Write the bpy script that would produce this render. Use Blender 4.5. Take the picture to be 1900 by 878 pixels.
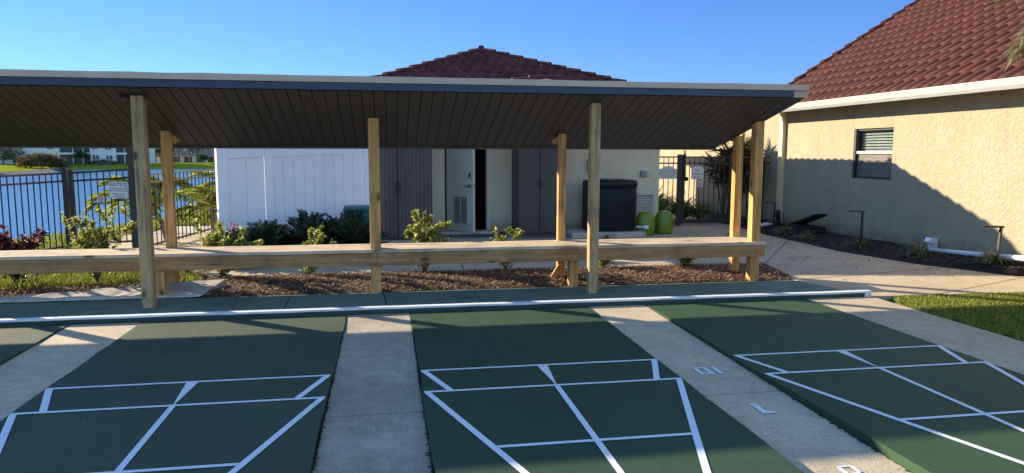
import bpy, bmesh, math, random
import numpy as np
from mathutils import Vector, Matrix

# ------------------------------------------------------------------ camera, sky, sun, exposure
S = bpy.context.scene
for o in list(bpy.data.objects):
    bpy.data.objects.remove(o, do_unlink=True)
R = math.radians
F_PX, PITCH, YAW, ROLL, CAM_H = 1345.88, 0.1156, 0.1712, 0.0022, 1.552
cp, sp, cy_, sy_ = math.cos(PITCH), math.sin(PITCH), math.cos(YAW), math.sin(YAW)
FW = Vector((sy_*cp, cy_*cp, -sp)); R0 = Vector((cy_, -sy_, 0)); U0 = R0.cross(FW)
RT = math.cos(ROLL)*R0 + math.sin(ROLL)*U0
UP = -math.sin(ROLL)*R0 + math.cos(ROLL)*U0
cam_d = bpy.data.cameras.new('camera'); cam = bpy.data.objects.new('camera', cam_d)
S.collection.objects.link(cam); S.camera = cam
cam.matrix_world = Matrix(((RT.x, UP.x, -FW.x, 0), (RT.y, UP.y, -FW.y, 0), (RT.z, UP.z, -FW.z, CAM_H), (0, 0, 0, 1)))
cam_d.sensor_width = 36; cam_d.lens = F_PX/1900*36; cam_d.clip_start = .05; cam_d.clip_end = 3000

SUN = Vector((-2.26, 1.74, 1.0)).normalized()
EL = math.asin(SUN.z); AZ = math.atan2(SUN.x, SUN.y)          # from +Y, clockwise
W = bpy.data.worlds.new('World'); S.world = W; W.use_nodes = True
nt = W.node_tree; bg = nt.nodes['Background']
sky = nt.nodes.new('ShaderNodeTexSky'); sky.sky_type = 'NISHITA'; sky.sun_disc = False
sky.sun_elevation = EL; sky.sun_rotation = AZ
sky.air_density = 1.0; sky.dust_density = 0.0; sky.ozone_density = 5.0; sky.altitude = 0
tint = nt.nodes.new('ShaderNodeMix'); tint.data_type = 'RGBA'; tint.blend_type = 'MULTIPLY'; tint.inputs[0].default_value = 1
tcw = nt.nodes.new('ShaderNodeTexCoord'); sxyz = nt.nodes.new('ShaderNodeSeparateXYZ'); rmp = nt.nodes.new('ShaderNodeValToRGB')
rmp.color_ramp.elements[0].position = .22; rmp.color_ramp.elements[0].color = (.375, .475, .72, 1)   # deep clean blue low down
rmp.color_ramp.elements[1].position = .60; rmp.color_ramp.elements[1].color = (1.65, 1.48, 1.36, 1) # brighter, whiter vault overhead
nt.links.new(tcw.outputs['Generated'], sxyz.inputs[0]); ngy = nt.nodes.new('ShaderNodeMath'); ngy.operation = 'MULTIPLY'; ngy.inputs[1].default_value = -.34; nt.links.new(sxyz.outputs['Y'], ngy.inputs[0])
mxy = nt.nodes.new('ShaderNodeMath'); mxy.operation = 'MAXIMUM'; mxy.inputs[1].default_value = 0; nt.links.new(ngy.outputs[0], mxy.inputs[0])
adz = nt.nodes.new('ShaderNodeMath'); adz.operation = 'ADD'; nt.links.new(sxyz.outputs['Z'], adz.inputs[0]); nt.links.new(mxy.outputs[0], adz.inputs[1])  # sky also raised behind the camera, added to lift faces turned that way
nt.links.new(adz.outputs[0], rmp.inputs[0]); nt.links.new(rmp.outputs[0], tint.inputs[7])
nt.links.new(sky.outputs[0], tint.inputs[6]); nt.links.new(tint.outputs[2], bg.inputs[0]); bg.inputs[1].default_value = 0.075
sl = bpy.data.lights.new('sun', 'SUN'); sl.energy = 3.5; sl.angle = R(.53); sl.color = (1, .85, .62)
so = bpy.data.objects.new('sun', sl); S.collection.objects.link(so)
so.rotation_euler = SUN.to_track_quat('Z', 'Y').to_euler(); so.location = (-20, 15, 12)
S.view_settings.view_transform = 'Standard'; S.view_settings.look = 'None'
S.view_settings.exposure = 1.85; S.view_settings.gamma = 1; S.view_settings.use_curve_mapping = False
S.render.engine = 'CYCLES'; S.render.resolution_x = 1024; S.render.resolution_y = 473

COL = S.collection
rnd = random.Random(7)
nr = np.random.default_rng(11)

def at(px, py, Y):
    """point at depth Y seen at that place of the photograph (used for the far shore only)"""
    d = FW + (px-950)/F_PX*RT - (py-439)/F_PX*UP
    t = Y/d.y
    return Vector((d.x*t, Y, CAM_H+d.z*t))

# ------------------------------------------------------------------ materials
def nodes(name):
    m = bpy.data.materials.new(name); m.use_nodes = True
    t = m.node_tree; return m, t, t.nodes['Principled BSDF']

def vnoise(t, scale, detail=4, rough=.6, dist=0, stretch=None, coord='Object'):
    tc = t.nodes.new('ShaderNodeTexCoord'); n = t.nodes.new('ShaderNodeTexNoise')
    n.inputs['Scale'].default_value = scale; n.inputs['Detail'].default_value = detail
    n.inputs['Roughness'].default_value = rough; n.inputs['Distortion'].default_value = dist
    if stretch:
        mp = t.nodes.new('ShaderNodeMapping'); mp.inputs['Scale'].default_value = stretch
        t.links.new(tc.outputs[coord], mp.inputs[0]); t.links.new(mp.outputs[0], n.inputs[0])
    else:
        t.links.new(tc.outputs[coord], n.inputs[0])
    return n

def ramp(t, src, stops):
    r = t.nodes.new('ShaderNodeValToRGB'); e = r.color_ramp.elements
    while len(e) < len(stops): e.new(.5)
    for k, (p, c) in enumerate(stops):
        e[k].position = p; e[k].color = (c, c, c, 1) if isinstance(c, (int, float)) else (*c, 1)
    t.links.new(src, r.inputs[0]); return r

def mixc(t, fac, a, b, mode='MIX'):
    m = t.nodes.new('ShaderNodeMix'); m.data_type = 'RGBA'; m.blend_type = mode
    for sock, v in ((m.inputs[0], fac), (m.inputs[6], a), (m.inputs[7], b)):
        if hasattr(v, 'is_output'): t.links.new(v, sock)
        elif isinstance(v, (int, float)): sock.default_value = v
        else: sock.default_value = (*v, 1)
    return m.outputs[2]

def bump(t, b, h, strength=.3, dist=.01, prev=None):
    n = t.nodes.new('ShaderNodeBump'); n.inputs['Strength'].default_value = strength
    n.inputs['Distance'].default_value = dist; t.links.new(h, n.inputs['Height'])
    if prev: t.links.new(prev, n.inputs['Normal'])
    t.links.new(n.outputs[0], b.inputs['Normal']); return n.outputs[0]

def sc(c, k): return tuple(min(1, x*k) for x in c)

def mat(name, c, rough=.6, var=.15, scale=6, bstr=0, bscale=60, bdist=.005, metal=0, spec=.5, stretch=None):
    m, t, b = nodes(name)
    n = vnoise(t, scale, 5, stretch=stretch)
    r = ramp(t, n.outputs[0], [(.3, sc(c, 1-var)), (.7, sc(c, 1+var))])
    t.links.new(r.outputs[0], b.inputs['Base Color'])
    b.inputs['Roughness'].default_value = rough; b.inputs['Metallic'].default_value = metal
    b.inputs['Specular IOR Level'].default_value = spec
    if bstr:
        n2 = vnoise(t, bscale, 3); bump(t, b, n2.outputs[0], bstr, bdist)
    return m

def wood(name, axis, c1=(.53, .27, .09), c2=(.70, .41, .165)):
    m, t, b = nodes(name)
    st = [26, 26, 26]; st[axis] = 1.1
    n = vnoise(t, 1, 6, .65, .6, st)
    r = ramp(t, n.outputs[0], [(.28, sc(c1, .8)), (.45, c1), (.62, c2), (.8, sc(c2, 1.08))])
    st2 = [95, 95, 95]; st2[axis] = 2.0
    n2 = vnoise(t, 1, 3, .5, .2, st2)
    cr = ramp(t, n2.outputs[0], [(.30, .35), (.40, 1.0)])          # drying cracks
    st3 = [7, 7, 7]; st3[axis] = 3.2
    tc = t.nodes.new('ShaderNodeTexCoord'); mp = t.nodes.new('ShaderNodeMapping'); mp.inputs['Scale'].default_value = st3
    v = t.nodes.new('ShaderNodeTexVoronoi'); v.inputs['Scale'].default_value = .8
    t.links.new(tc.outputs['Object'], mp.inputs[0]); t.links.new(mp.outputs[0], v.inputs[0])
    kn = ramp(t, v.outputs['Distance'], [(.06, .22), (.12, .62), (.20, 1.0)])   # knots
    big = vnoise(t, 2.6, 5, .7); bw = ramp(t, big.outputs[0], [(.32, (.60, .62, .66)), (.48, (.92, .92, .92)), (.7, (1.1, 1.07, 1.0))])
    x = mixc(t, 1, r.outputs[0], cr.outputs[0], 'MULTIPLY'); x = mixc(t, 1, x, kn.outputs[0], 'MULTIPLY')
    x = mixc(t, 1, x, bw.outputs[0], 'MULTIPLY')
    t.links.new(x, b.inputs['Base Color']); b.inputs['Roughness'].default_value = .75
    b.inputs['Specular IOR Level'].default_value = .25
    bump(t, b, cr.outputs[0], .35, .003)
    return m

def stucco(name, c):
    m, t, b = nodes(name)
    n = vnoise(t, 1.3, 5); r = ramp(t, n.outputs[0], [(.3, sc(c, .93)), (.7, sc(c, 1.05))])
    st = vnoise(t, 1, 4, .6, 0, (3, 3, .35)); sr = ramp(t, st.outputs[0], [(.3, .9), (.6, 1.0)])
    x = mixc(t, 1, r.outputs[0], sr.outputs[0], 'MULTIPLY')
    tc = t.nodes.new('ShaderNodeTexCoord'); sp_ = t.nodes.new('ShaderNodeSeparateXYZ'); t.links.new(tc.outputs['Object'], sp_.inputs[0])
    dn_ = vnoise(t, 5, 5, .7); ad = t.nodes.new('ShaderNodeMath'); ad.operation = 'MULTIPLY_ADD'; ad.inputs[1].default_value = .55; t.links.new(dn_.outputs[0], ad.inputs[0]); t.links.new(sp_.outputs['Z'], ad.inputs[2])
    dr = ramp(t, ad.outputs[0], [(.30, (.62, .56, .48)), (.58, (1, 1, 1))]); x = mixc(t, 1, x, dr.outputs[0], 'MULTIPLY')
    t.links.new(x, b.inputs['Base Color']); b.inputs['Roughness'].default_value = .85
    b.inputs['Specular IOR Level'].default_value = .2
    k = vnoise(t, 14, 3, .55, 1.4); kr = ramp(t, k.outputs[0], [(.46, 0), (.54, 1)])
    p = bump(t, b, kr.outputs[0], .75, .007)
    f = vnoise(t, 70, 3); bump(t, b, f.outputs[0], .15, .003, p)
    return m

def leafmat(name, stops, trans=.45, rough=.45):
    m, t, b = nodes(name)
    g = t.nodes.new('ShaderNodeNewGeometry')
    r = ramp(t, g.outputs['Random Per Island'], stops)
    t.links.new(r.outputs[0], b.inputs['Base Color']); b.inputs['Roughness'].default_value = rough
    tr = t.nodes.new('ShaderNodeBsdfTranslucent'); t.links.new(r.outputs[0], tr.inputs[0])
    mx = t.nodes.new('ShaderNodeMixShader'); mx.inputs[0].default_value = trans
    out = t.nodes['Material Output']
    t.links.new(b.outputs[0], mx.inputs[1]); t.links.new(tr.outputs[0], mx.inputs[2]); t.links.new(mx.outputs[0], out.inputs[0])
    return m

def concrete(name, c, spk=.25, dirt=.35, agg=150, sp=1.0):
    m, t, b = nodes(name)
    n = vnoise(t, 1.2, 6, .65); r = ramp(t, n.outputs[0], [(.28, sc(c, 1-dirt)), (.55, c), (.75, sc(c, 1.1))])
    n2 = vnoise(t, agg, 2, .6); s = ramp(t, n2.outputs[0], [(.35, 1-spk), (.6, 1+spk*.4)])
    n3 = vnoise(t, 9, 4, .7); s3 = ramp(t, n3.outputs[0], [(.35, .86), (.6, 1.04)])
    x = mixc(t, sp, r.outputs[0], s.outputs[0], 'MULTIPLY'); x = mixc(t, 1, x, s3.outputs[0], 'MULTIPLY')
    t.links.new(x, b.inputs['Base Color']); b.inputs['Roughness'].default_value = .85
    b.inputs['Specular IOR Level'].default_value = .25
    bump(t, b, n2.outputs[0], .35, .004)
    return m

M = {}
def courtmat(name, c):
    m, t, b = nodes(name)
    n = vnoise(t, .9, 5, .6); r = ramp(t, n.outputs[0], [(.3, sc(c, .85)), (.7, sc(c, 1.12))])
    n2 = vnoise(t, 170, 2); s = ramp(t, n2.outputs[0], [(.35, .72), (.65, 1.15)])
    n3 = vnoise(t, 16, 5, .7); s3 = ramp(t, n3.outputs[0], [(.3, .88), (.6, 1.03)])
    n4 = vnoise(t, 1, 5, .65, .8, (5, .55, 1)); s4 = ramp(t, n4.outputs[0], [(.36, .90), (.5, 1.0), (.66, 1.0), (.74, 1.22)])   # glide marks along the court
    n5 = vnoise(t, 2.3, 6, .72, 1.2); s5 = ramp(t, n5.outputs[0], [(.30, .82), (.42, 1.0), (.70, 1.0), (.78, 1.16)])            # water stains and faded patches
    x = mixc(t, 1, r.outputs[0], s.outputs[0], 'MULTIPLY'); x = mixc(t, 1, x, s3.outputs[0], 'MULTIPLY')
    x = mixc(t, 1, x, s4.outputs[0], 'MULTIPLY'); x = mixc(t, 1, x, s5.outputs[0], 'MULTIPLY')
    t.links.new(x, b.inputs['Base Color']); b.inputs['Roughness'].default_value = .7
    b.inputs['Specular IOR Level'].default_value = .3
    bump(t, b, n2.outputs[0], .4, .003)
    return m
M['court_a'] = courtmat('court_paint_faded', (.052, .076, .044))
M['court_b'] = courtmat('court_paint', (.030, .068, .034))
M['court_c'] = courtmat('court_paint_fresh', (.033, .078, .034))
M['slab'] = courtmat('slab_paint', (.15, .235, .19))
M['strip'] = concrete('strip_concrete', (.57, .465, .325), .32, .25, 120)
M['strip2'] = concrete('strip_concrete_dark', (.44, .37, .275), .34, .34, 110)
M['path'] = concrete('path_concrete', (.53, .42, .285), .3, .25, 160)
M['walk'] = concrete('walk_concrete', (.55, .48, .39), .3, .25, 160)
M['ledge'] = concrete('ledge_concrete', (.55, .50, .45), .3, .25, 90)
M['joint'] = mat('joint_dirt', (.05, .045, .04), .9)
def linemat():
    m, t, b = nodes('line_paint'); n = vnoise(t, 38, 6, .75); r = ramp(t, n.outputs[0], [(.30, (.42, .46, .46)), (.42, (.70, .72, .74)), (.7, (.78, .80, .82))])
    t.links.new(r.outputs[0], b.inputs['Base Color']); b.inputs['Roughness'].default_value = .6
    n2 = vnoise(t, 150, 3); bump(t, b, n2.outputs[0], .3, .003); return m
M['line'] = linemat()
M['number'] = mat('stencil_paint', (.66, .68, .70), .7, .35, 40)
M['kerb'] = mat('kerb_white_paint', (.74, .75, .76), .5, .1, 8, .5, 25, .004)
M['kerb_base'] = mat('kerb_green_base', (.02, .05, .045), .6, .3, 10, .4, 30, .005)
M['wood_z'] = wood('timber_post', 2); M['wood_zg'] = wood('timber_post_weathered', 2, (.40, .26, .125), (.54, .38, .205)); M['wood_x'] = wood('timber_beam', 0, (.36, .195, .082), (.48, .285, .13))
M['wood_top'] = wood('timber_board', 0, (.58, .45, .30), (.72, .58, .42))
M['wood_y'] = wood('timber_cross', 1)
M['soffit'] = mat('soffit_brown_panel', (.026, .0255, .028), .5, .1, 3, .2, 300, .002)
M['fascia'] = mat('fascia_blue', (.019, .034, .085), .4, .08, 3)
M['drip'] = mat('drip_edge_taupe', (.56, .41, .30), .45, .08, 2)
M['metal_roof'] = mat('canopy_roofing', (.30, .28, .26), .5)
M['stucco_y'] = stucco('stucco_yellow', (.385, .325, .215))
M['stucco_c'] = stucco('stucco_cream', (.80, .70, .50))
M['white'] = mat('white_vinyl', (.86, .86, .88), .4, .03, 3)
M['gutter'] = mat('gutter_white', (.50, .49, .47), .4, .05, 4)
M['cream_paint'] = mat('cream_paint', (.62, .58, .49), .45, .04, 3)
M['yellow_paint'] = mat('yellow_downspout', (.70, .57, .34), .5, .05, 4)
M['black'] = mat('black_metal', (.012, .013, .018), .4, .2, 10)
M['bronze'] = mat('bronze_metal', (.030, .027, .026), .45, .2, 10)
M['resin'] = mat('resin_grey_brown', (.082, .070, .062), .5, .12, 4)
M['resin_side'] = mat('resin_dark', (.055, .048, .046), .5, .12, 4)
M['ac'] = mat('heater_black', (.013, .013, .014), .5, .15, 6, spec=.3)
M['dark'] = mat('unlit_black', (.008, .008, .009), .8)  # near-black colour stands in for the shade inside gaps, vents and rooms
M['steel'] = mat('brushed_steel', (.45, .44, .42), .3, .1, 30, metal=1)
M['grey'] = mat('grey_plastic', (.25, .25, .24), .5)
M['vent'] = mat('vent_paint', (.55, .52, .45), .5, .05)
M['pot'] = mat('lime_glaze', (.17, .23, .018), .35, .12, 5)
M['sign'] = mat('sign_white', (.72, .71, .70), .45, .05)
M['ink'] = mat('sign_ink', (.02, .02, .025), .6)
M['ink2'] = mat('sign_grey_ink', (.16, .16, .18), .6)
M['red'] = mat('sign_red', (.55, .03, .04), .5)
M['teal'] = mat('teal_plastic', (.02, .12, .13), .5)
M['bark'] = mat('bark', (.16, .12, .085), .9, .35, 20, .6, 30, .01)
M['stem'] = mat('stem', (.12, .10, .05), .8, .3, 20)
M['soil'] = mat('mulch_ground', (.085, .048, .028), .95, .45, 30, .8, 40, .02)
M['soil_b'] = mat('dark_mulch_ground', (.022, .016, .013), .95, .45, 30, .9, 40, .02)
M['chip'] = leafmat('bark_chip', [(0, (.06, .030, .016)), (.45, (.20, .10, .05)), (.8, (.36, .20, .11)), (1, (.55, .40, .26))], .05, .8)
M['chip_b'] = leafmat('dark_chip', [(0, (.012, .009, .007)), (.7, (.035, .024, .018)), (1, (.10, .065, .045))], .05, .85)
M['leaf_s'] = leafmat('shrub_leaf', [(0, (.07, .12, .025)), (.35, (.20, .26, .05)), (.7, (.46, .46, .11)), (1, (.76, .70, .32))], .5)
M['leaf_red'] = leafmat('copper_leaf', [(0, (.035, .014, .016)), (.6, (.09, .03, .035)), (1, (.30, .10, .12))], .4)
M['leaf_cyc'] = leafmat('cycad_leaf', [(0, (.010, .028, .012)), (1, (.028, .06, .022))], .2, .4)
M['leaf_palm'] = leafmat('palm_leaf', [(0, (.08, .13, .02)), (.5, (.26, .30, .035)), (1, (.55, .52, .10))], .5)
M['leaf_dry'] = leafmat('dry_frond', [(0, (.10, .13, .03)), (.4, (.28, .22, .13)), (1, (.5, .4, .28))], .35)
M['leaf_dra'] = leafmat('dracaena_leaf', [(0, (.035, .045, .02)), (.55, (.10, .07, .03)), (1, (.32, .07, .03))], .4)
M['leaf_drag'] = leafmat('dracaena_leaf_green', [(0, (.03, .05, .02)), (.6, (.09, .10, .035)), (1, (.20, .15, .06))], .4)
M['leaf_lily'] = leafmat('lily_leaf', [(0, (.05, .12, .015)), (.6, (.16, .26, .03)), (1, (.40, .44, .09))], .45)
M['leaf_lir'] = leafmat('liriope_leaf', [(0, (.06, .10, .03)), (.6, (.16, .20, .07)), (1, (.42, .42, .24))], .35)
M['grass'] = leafmat('grass_blade', [(0, (.06, .11, .010)), (.5, (.19, .23, .022)), (1, (.42, .40, .08))], .4, .6)
def turfmat():
    m, t, b = nodes('turf_ground'); n = vnoise(t, 3, 5); r = ramp(t, n.outputs[0], [(.3, (.05, .065, .015)), (.7, (.10, .125, .028))])
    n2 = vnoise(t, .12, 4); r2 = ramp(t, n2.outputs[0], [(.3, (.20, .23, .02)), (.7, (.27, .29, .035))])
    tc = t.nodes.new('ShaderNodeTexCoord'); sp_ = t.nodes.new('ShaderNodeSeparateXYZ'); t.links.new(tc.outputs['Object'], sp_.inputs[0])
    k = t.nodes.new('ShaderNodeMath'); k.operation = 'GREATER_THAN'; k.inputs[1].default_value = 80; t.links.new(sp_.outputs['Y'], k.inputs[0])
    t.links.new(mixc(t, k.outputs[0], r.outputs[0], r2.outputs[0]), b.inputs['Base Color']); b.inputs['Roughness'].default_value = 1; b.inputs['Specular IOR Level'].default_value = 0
    n3 = vnoise(t, 60, 3); bump(t, b, n3.outputs[0], .5, .02); return m
M['turf'] = turfmat()
M['tile_skip'] = None
M['far_wall'] = mat('far_stucco', (.78, .72, .66), .85, .05, .1)
M['far_dark'] = mat('far_screen', (.035, .042, .05), .4)
M['far_glass'] = mat('far_glass', (.10, .13, .16), .15)
M['far_roof'] = mat('far_roof', (.22, .10, .07), .8, .2, .5)
M['far_leaf'] = leafmat('far_leaf', [(0, (.025, .05, .015)), (.6, (.06, .085, .025)), (1, (.16, .16, .05))], .3)
M['far_leaf_r'] = leafmat('far_leaf_bloom', [(0, (.03, .05, .015)), (.6, (.08, .09, .03)), (1, (.35, .17, .06))], .3)
M['riprap'] = mat('riprap', (.10, .085, .09), .9, .5, .8, 1, 1.5, .6)
M['farlawn'] = mat('far_lawn', (.15, .19, .03), .95, .2, .15)
M['blind'] = mat('blind_slat', (.80, .76, .70), .5)

def tilemat(name, c):
    m, t, b = nodes(name)
    n = vnoise(t, 2.2, 4); r = ramp(t, n.outputs[0], [(.3, sc(c, .75)), (.7, sc(c, 1.2))])
    n2 = vnoise(t, 45, 4, .7); s = ramp(t, n2.outputs[0], [(.3, .7), (.65, 1.1)])
    g = t.nodes.new('ShaderNodeNewGeometry'); ri = ramp(t, g.outputs['Random Per Island'], [(0, .82), (1, 1.15)])
    x = mixc(t, 1, r.outputs[0], s.outputs[0], 'MULTIPLY'); x = mixc(t, 1, x, ri.outputs[0], 'MULTIPLY')
    t.links.new(x, b.inputs['Base Color']); b.inputs['Roughness'].default_value = .75; b.inputs['Specular IOR Level'].default_value = .2
    bump(t, b, n2.outputs[0], .4, .006)
    return m
M['tile'] = tilemat('red_brown_tile', (.080, .023, .0165))
M['tile_d'] = tilemat('dark_red_tile', (.120, .036, .030))

def glassmat(name):
    m, t, b = nodes(name)
    b.inputs['Base Color'].default_value = (1, 1, 1, 1); b.inputs['Roughness'].default_value = 0
    b.inputs['IOR'].default_value = 1.45; b.inputs['Transmission Weight'].default_value = 1
    tr = t.nodes.new('ShaderNodeBsdfTransparent'); tr.inputs[0].default_value = (.75, .8, .8, 1)
    gl = t.nodes.new('ShaderNodeBsdfGlossy'); gl.inputs['Roughness'].default_value = .02
    lw = t.nodes.new('ShaderNodeLayerWeight'); lw.inputs[0].default_value = .5
    pw_ = t.nodes.new('ShaderNodeMath'); pw_.operation = 'POWER'; pw_.inputs[1].default_value = 4; t.links.new(lw.outputs['Facing'], pw_.inputs[0])
    fr = t.nodes.new('ShaderNodeMath'); fr.operation = 'MULTIPLY_ADD'; fr.inputs[1].default_value = .6; fr.inputs[2].default_value = .05; t.links.new(pw_.outputs[0], fr.inputs[0])
    mx = t.nodes.new('ShaderNodeMixShader')
    t.links.new(fr.outputs[0], mx.inputs[0]); t.links.new(tr.outputs[0], mx.inputs[1]); t.links.new(gl.outputs[0], mx.inputs[2])
    t.links.new(mx.outputs[0], t.nodes['Material Output'].inputs[0])
    return m
M['glass'] = glassmat('window_glass')

def watermat():
    m, t, b = nodes('lake_water')
    b.inputs['Base Color'].default_value = (.07, .20, .37, 1); b.inputs['Roughness'].default_value = .12
    b.inputs['IOR'].default_value = 1.33
    n = vnoise(t, 1, 4, .6, .3, (1.1, 2.6, 1)); n2 = vnoise(t, 1, 3, .6, .2, (.25, .5, 1))
    p = bump(t, b, n.outputs[0], .8, .16); bump(t, b, n2.outputs[0], .5, .3, p)
    return m
M['water'] = watermat()

# ------------------------------------------------------------------ mesh helpers
ORIG = {}
def tag(o, label=None, cat=None, group=None, kind=None):
    if label: o['label'] = label
    if cat: o['category'] = cat
    if group: o['group'] = group
    if kind: o['kind'] = kind
    return o
def root(name, loc, label, cat, group=None):
    o = bpy.data.objects.new(name, None); COL.objects.link(o); o.location = loc
    o.empty_display_size = .2; ORIG[o.name] = Vector(loc); return tag(o, label, cat, group)

class MB:
    def __init__(s): s.v = []; s.f = []
    def add(s, vs, fs):
        b = len(s.v); s.v += [tuple(x) for x in vs]; s.f += [tuple(b+i for i in f) for f in fs]; return s
    def box(s, x0, x1, y0, y1, z0, z1):
        return s.add([(x0, y0, z0), (x1, y0, z0), (x1, y1, z0), (x0, y1, z0), (x0, y0, z1), (x1, y0, z1), (x1, y1, z1), (x0, y1, z1)],
                     [(3, 2, 1, 0), (4, 5, 6, 7), (0, 1, 5, 4), (1, 2, 6, 5), (2, 3, 7, 6), (3, 0, 4, 7)])
    def obox(s, c, ax, ay, az):                      # oriented box: centre and three half-axis vectors
        c, ax, ay, az = map(Vector, (c, ax, ay, az))
        P = [c-ax-ay-az, c+ax-ay-az, c+ax+ay-az, c-ax+ay-az, c-ax-ay+az, c+ax-ay+az, c+ax+ay+az, c-ax+ay+az]
        return s.add(P, [(3, 2, 1, 0), (4, 5, 6, 7), (0, 1, 5, 4), (1, 2, 6, 5), (2, 3, 7, 6), (3, 0, 4, 7)])
    def bar(s, a, b, w, h=None, up=(0, 0, 1)):        # square bar from a to b
        a, b = Vector(a), Vector(b); d = b-a; L = d.length; d.normalize(); u = Vector(up)
        if abs(d.dot(u)) > .95: u = Vector((1, 0, 0))
        x = d.cross(u).normalized(); z = x.cross(d).normalized(); h = h or w
        return s.obox((a+b)/2, x*w/2, d*L/2, z*h/2)
    def prism(s, poly, z0, z1):
        n = len(poly); vs = [(x, y, z0) for x, y in poly]+[(x, y, z1) for x, y in poly]
        fs = [tuple(range(n-1, -1, -1)), tuple(range(n, 2*n))]+[(i, (i+1) % n, n+(i+1) % n, n+i) for i in range(n)]
        return s.add(vs, fs)
    def xprism(s, poly, x0, x1):                      # poly of (y,z)
        n = len(poly); vs = [(x0, y, z) for y, z in poly]+[(x1, y, z) for y, z in poly]
        fs = [tuple(range(n)), tuple(range(2*n-1, n-1, -1))]+[(i, n+i, n+(i+1) % n, (i+1) % n) for i in range(n)]
        return s.add(vs, fs)
    def yprism(s, poly, y0, y1):                      # poly of (x,z)
        n = len(poly); vs = [(x, y0, z) for x, z in poly]+[(x, y1, z) for x, z in poly]
        fs = [tuple(range(n)), tuple(range(2*n-1, n-1, -1))]+[(i, n+i, n+(i+1) % n, (i+1) % n) for i in range(n)]
        return s.add(vs, fs)
    def sheet(s, poly, z): return s.add([(x, y, z) for x, y in poly], [tuple(range(len(poly)))])
    def tube(s, pts, r, n=8, r2=None, cap=True):
        pts = [Vector(p) for p in pts]; m = len(pts); vs = []; fs = []
        for i, p in enumerate(pts):
            d = (pts[min(i+1, m-1)]-pts[max(i-1, 0)]).normalized()
            u = Vector((0, 0, 1)) if abs(d.z) < .9 else Vector((1, 0, 0))
            x = d.cross(u).normalized(); y = d.cross(x)
            rr = r if r2 is None else r+(r2-r)*i/(m-1)
            for k in range(n):
                a = 2*math.pi*k/n; vs.append(p+x*rr*math.cos(a)+y*rr*math.sin(a))
        for i in range(m-1):
            for k in range(n): fs.append((i*n+k, i*n+(k+1) % n, (i+1)*n+(k+1) % n, (i+1)*n+k))
        if cap: fs += [tuple(range(n-1, -1, -1)), tuple((m-1)*n+k for k in range(n))]
        return s.add(vs, fs)
    def lathe(s, c, prof, n=32):
        vs = []; fs = []; m = len(prof)
        for r, z in prof:
            for k in range(n):
                a = 2*math.pi*k/n; vs.append((c[0]+r*math.cos(a), c[1]+r*math.sin(a), c[2]+z))
        for i in range(m-1):
            for k in range(n): fs.append((i*n+k, i*n+(k+1) % n, (i+1)*n+(k+1) % n, (i+1)*n+k))
        fs += [tuple(range(n-1, -1, -1)), tuple((m-1)*n+k for k in range(n))]
        return s.add(vs, fs)
    def build(s, name, m, parent=None, smooth=False, bevel=0, label=None, cat=None, group=None, kind=None):
        org = Vector((0, 0, 0)); p = parent
        while p is not None and p.name not in ORIG: p = p.parent
        if p is not None: org = ORIG[p.name]
        me = bpy.data.meshes.new(name)
        me.from_pydata([(x-org.x, y-org.y, z-org.z) for x, y, z in s.v], [], s.f)
        me.materials.append(m); me.update()
        if smooth: me.polygons.foreach_set('use_smooth', [True]*len(me.polygons))
        o = bpy.data.objects.new(name, me); COL.objects.link(o)
        if parent is not None: o.parent = parent
        if bevel:
            bm_ = bmesh.new(); bm_.from_mesh(me); bmesh.ops.recalc_face_normals(bm_, faces=bm_.faces[:]); bm_.to_mesh(me); bm_.free()
            md = o.modifiers.new('bevel', 'BEVEL'); md.width = bevel; md.segments = 2; md.limit_method = 'ANGLE'
        return tag(o, label, cat, group, kind)
def structure(name, mb, m, parent=None, **k):
    return mb.build(name, m, parent, kind=None if parent else 'structure', **k)
def thing(name, mb, m, label, cat, group=None, **k):       # a thing of one mesh
    return mb.build(name, m, None, label=label, cat=cat, group=group, **k)
def copy_tree(o, parent=None):
    c = o.copy(); COL.objects.link(c)
    if parent is not None: c.parent = parent
    for ch in list(o.children): copy_tree(ch, c)
    return c
def text(name, body, size, m, parent, mw, align='CENTER'):
    """writing as a thin mesh; mw = world matrix of its plane"""
    cu = bpy.data.curves.new(name, 'FONT'); cu.body = body; cu.size = size; cu.align_x = align; cu.align_y = 'CENTER'; cu.extrude = .0008
    cu.resolution_u = 3
    t = bpy.data.objects.new('tmp', cu); COL.objects.link(t)
    dg = bpy.context.evaluated_depsgraph_get(); me = bpy.data.meshes.new_from_object(t.evaluated_get(dg))
    bpy.data.objects.remove(t)
    me.name = name; me.materials.clear(); me.materials.append(m)
    p = parent
    while p is not None and p.name not in ORIG: p = p.parent
    org = ORIG[p.name] if p is not None else Vector((0, 0, 0))
    me.transform(Matrix.Translation(-org) @ mw)
    o = bpy.data.objects.new(name, me); COL.objects.link(o)
    if parent is not None: o.parent = parent
    return o

# ------------------------------------------------------------------ plants
def leaf(mb, p, d, L, w, up=None, fold=.25, droop=0.):
    d = d.normalized(); u = up or Vector((0, 0, 1))
    x = d.cross(u)
    if x.length < .05: x = d.cross(Vector((1, 0, 0)))
    x.normalize(); n = x.cross(d)
    m1 = p+d*L*.45
    tip = p+d*L-n*droop*L
    mb.add([p, m1+x*w/2+n*w*fold, tip, m1-x*w/2+n*w*fold], [(0, 1, 2), (0, 2, 3)])

def rv(r, a, b): return a+(b-a)*r.random()

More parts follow.
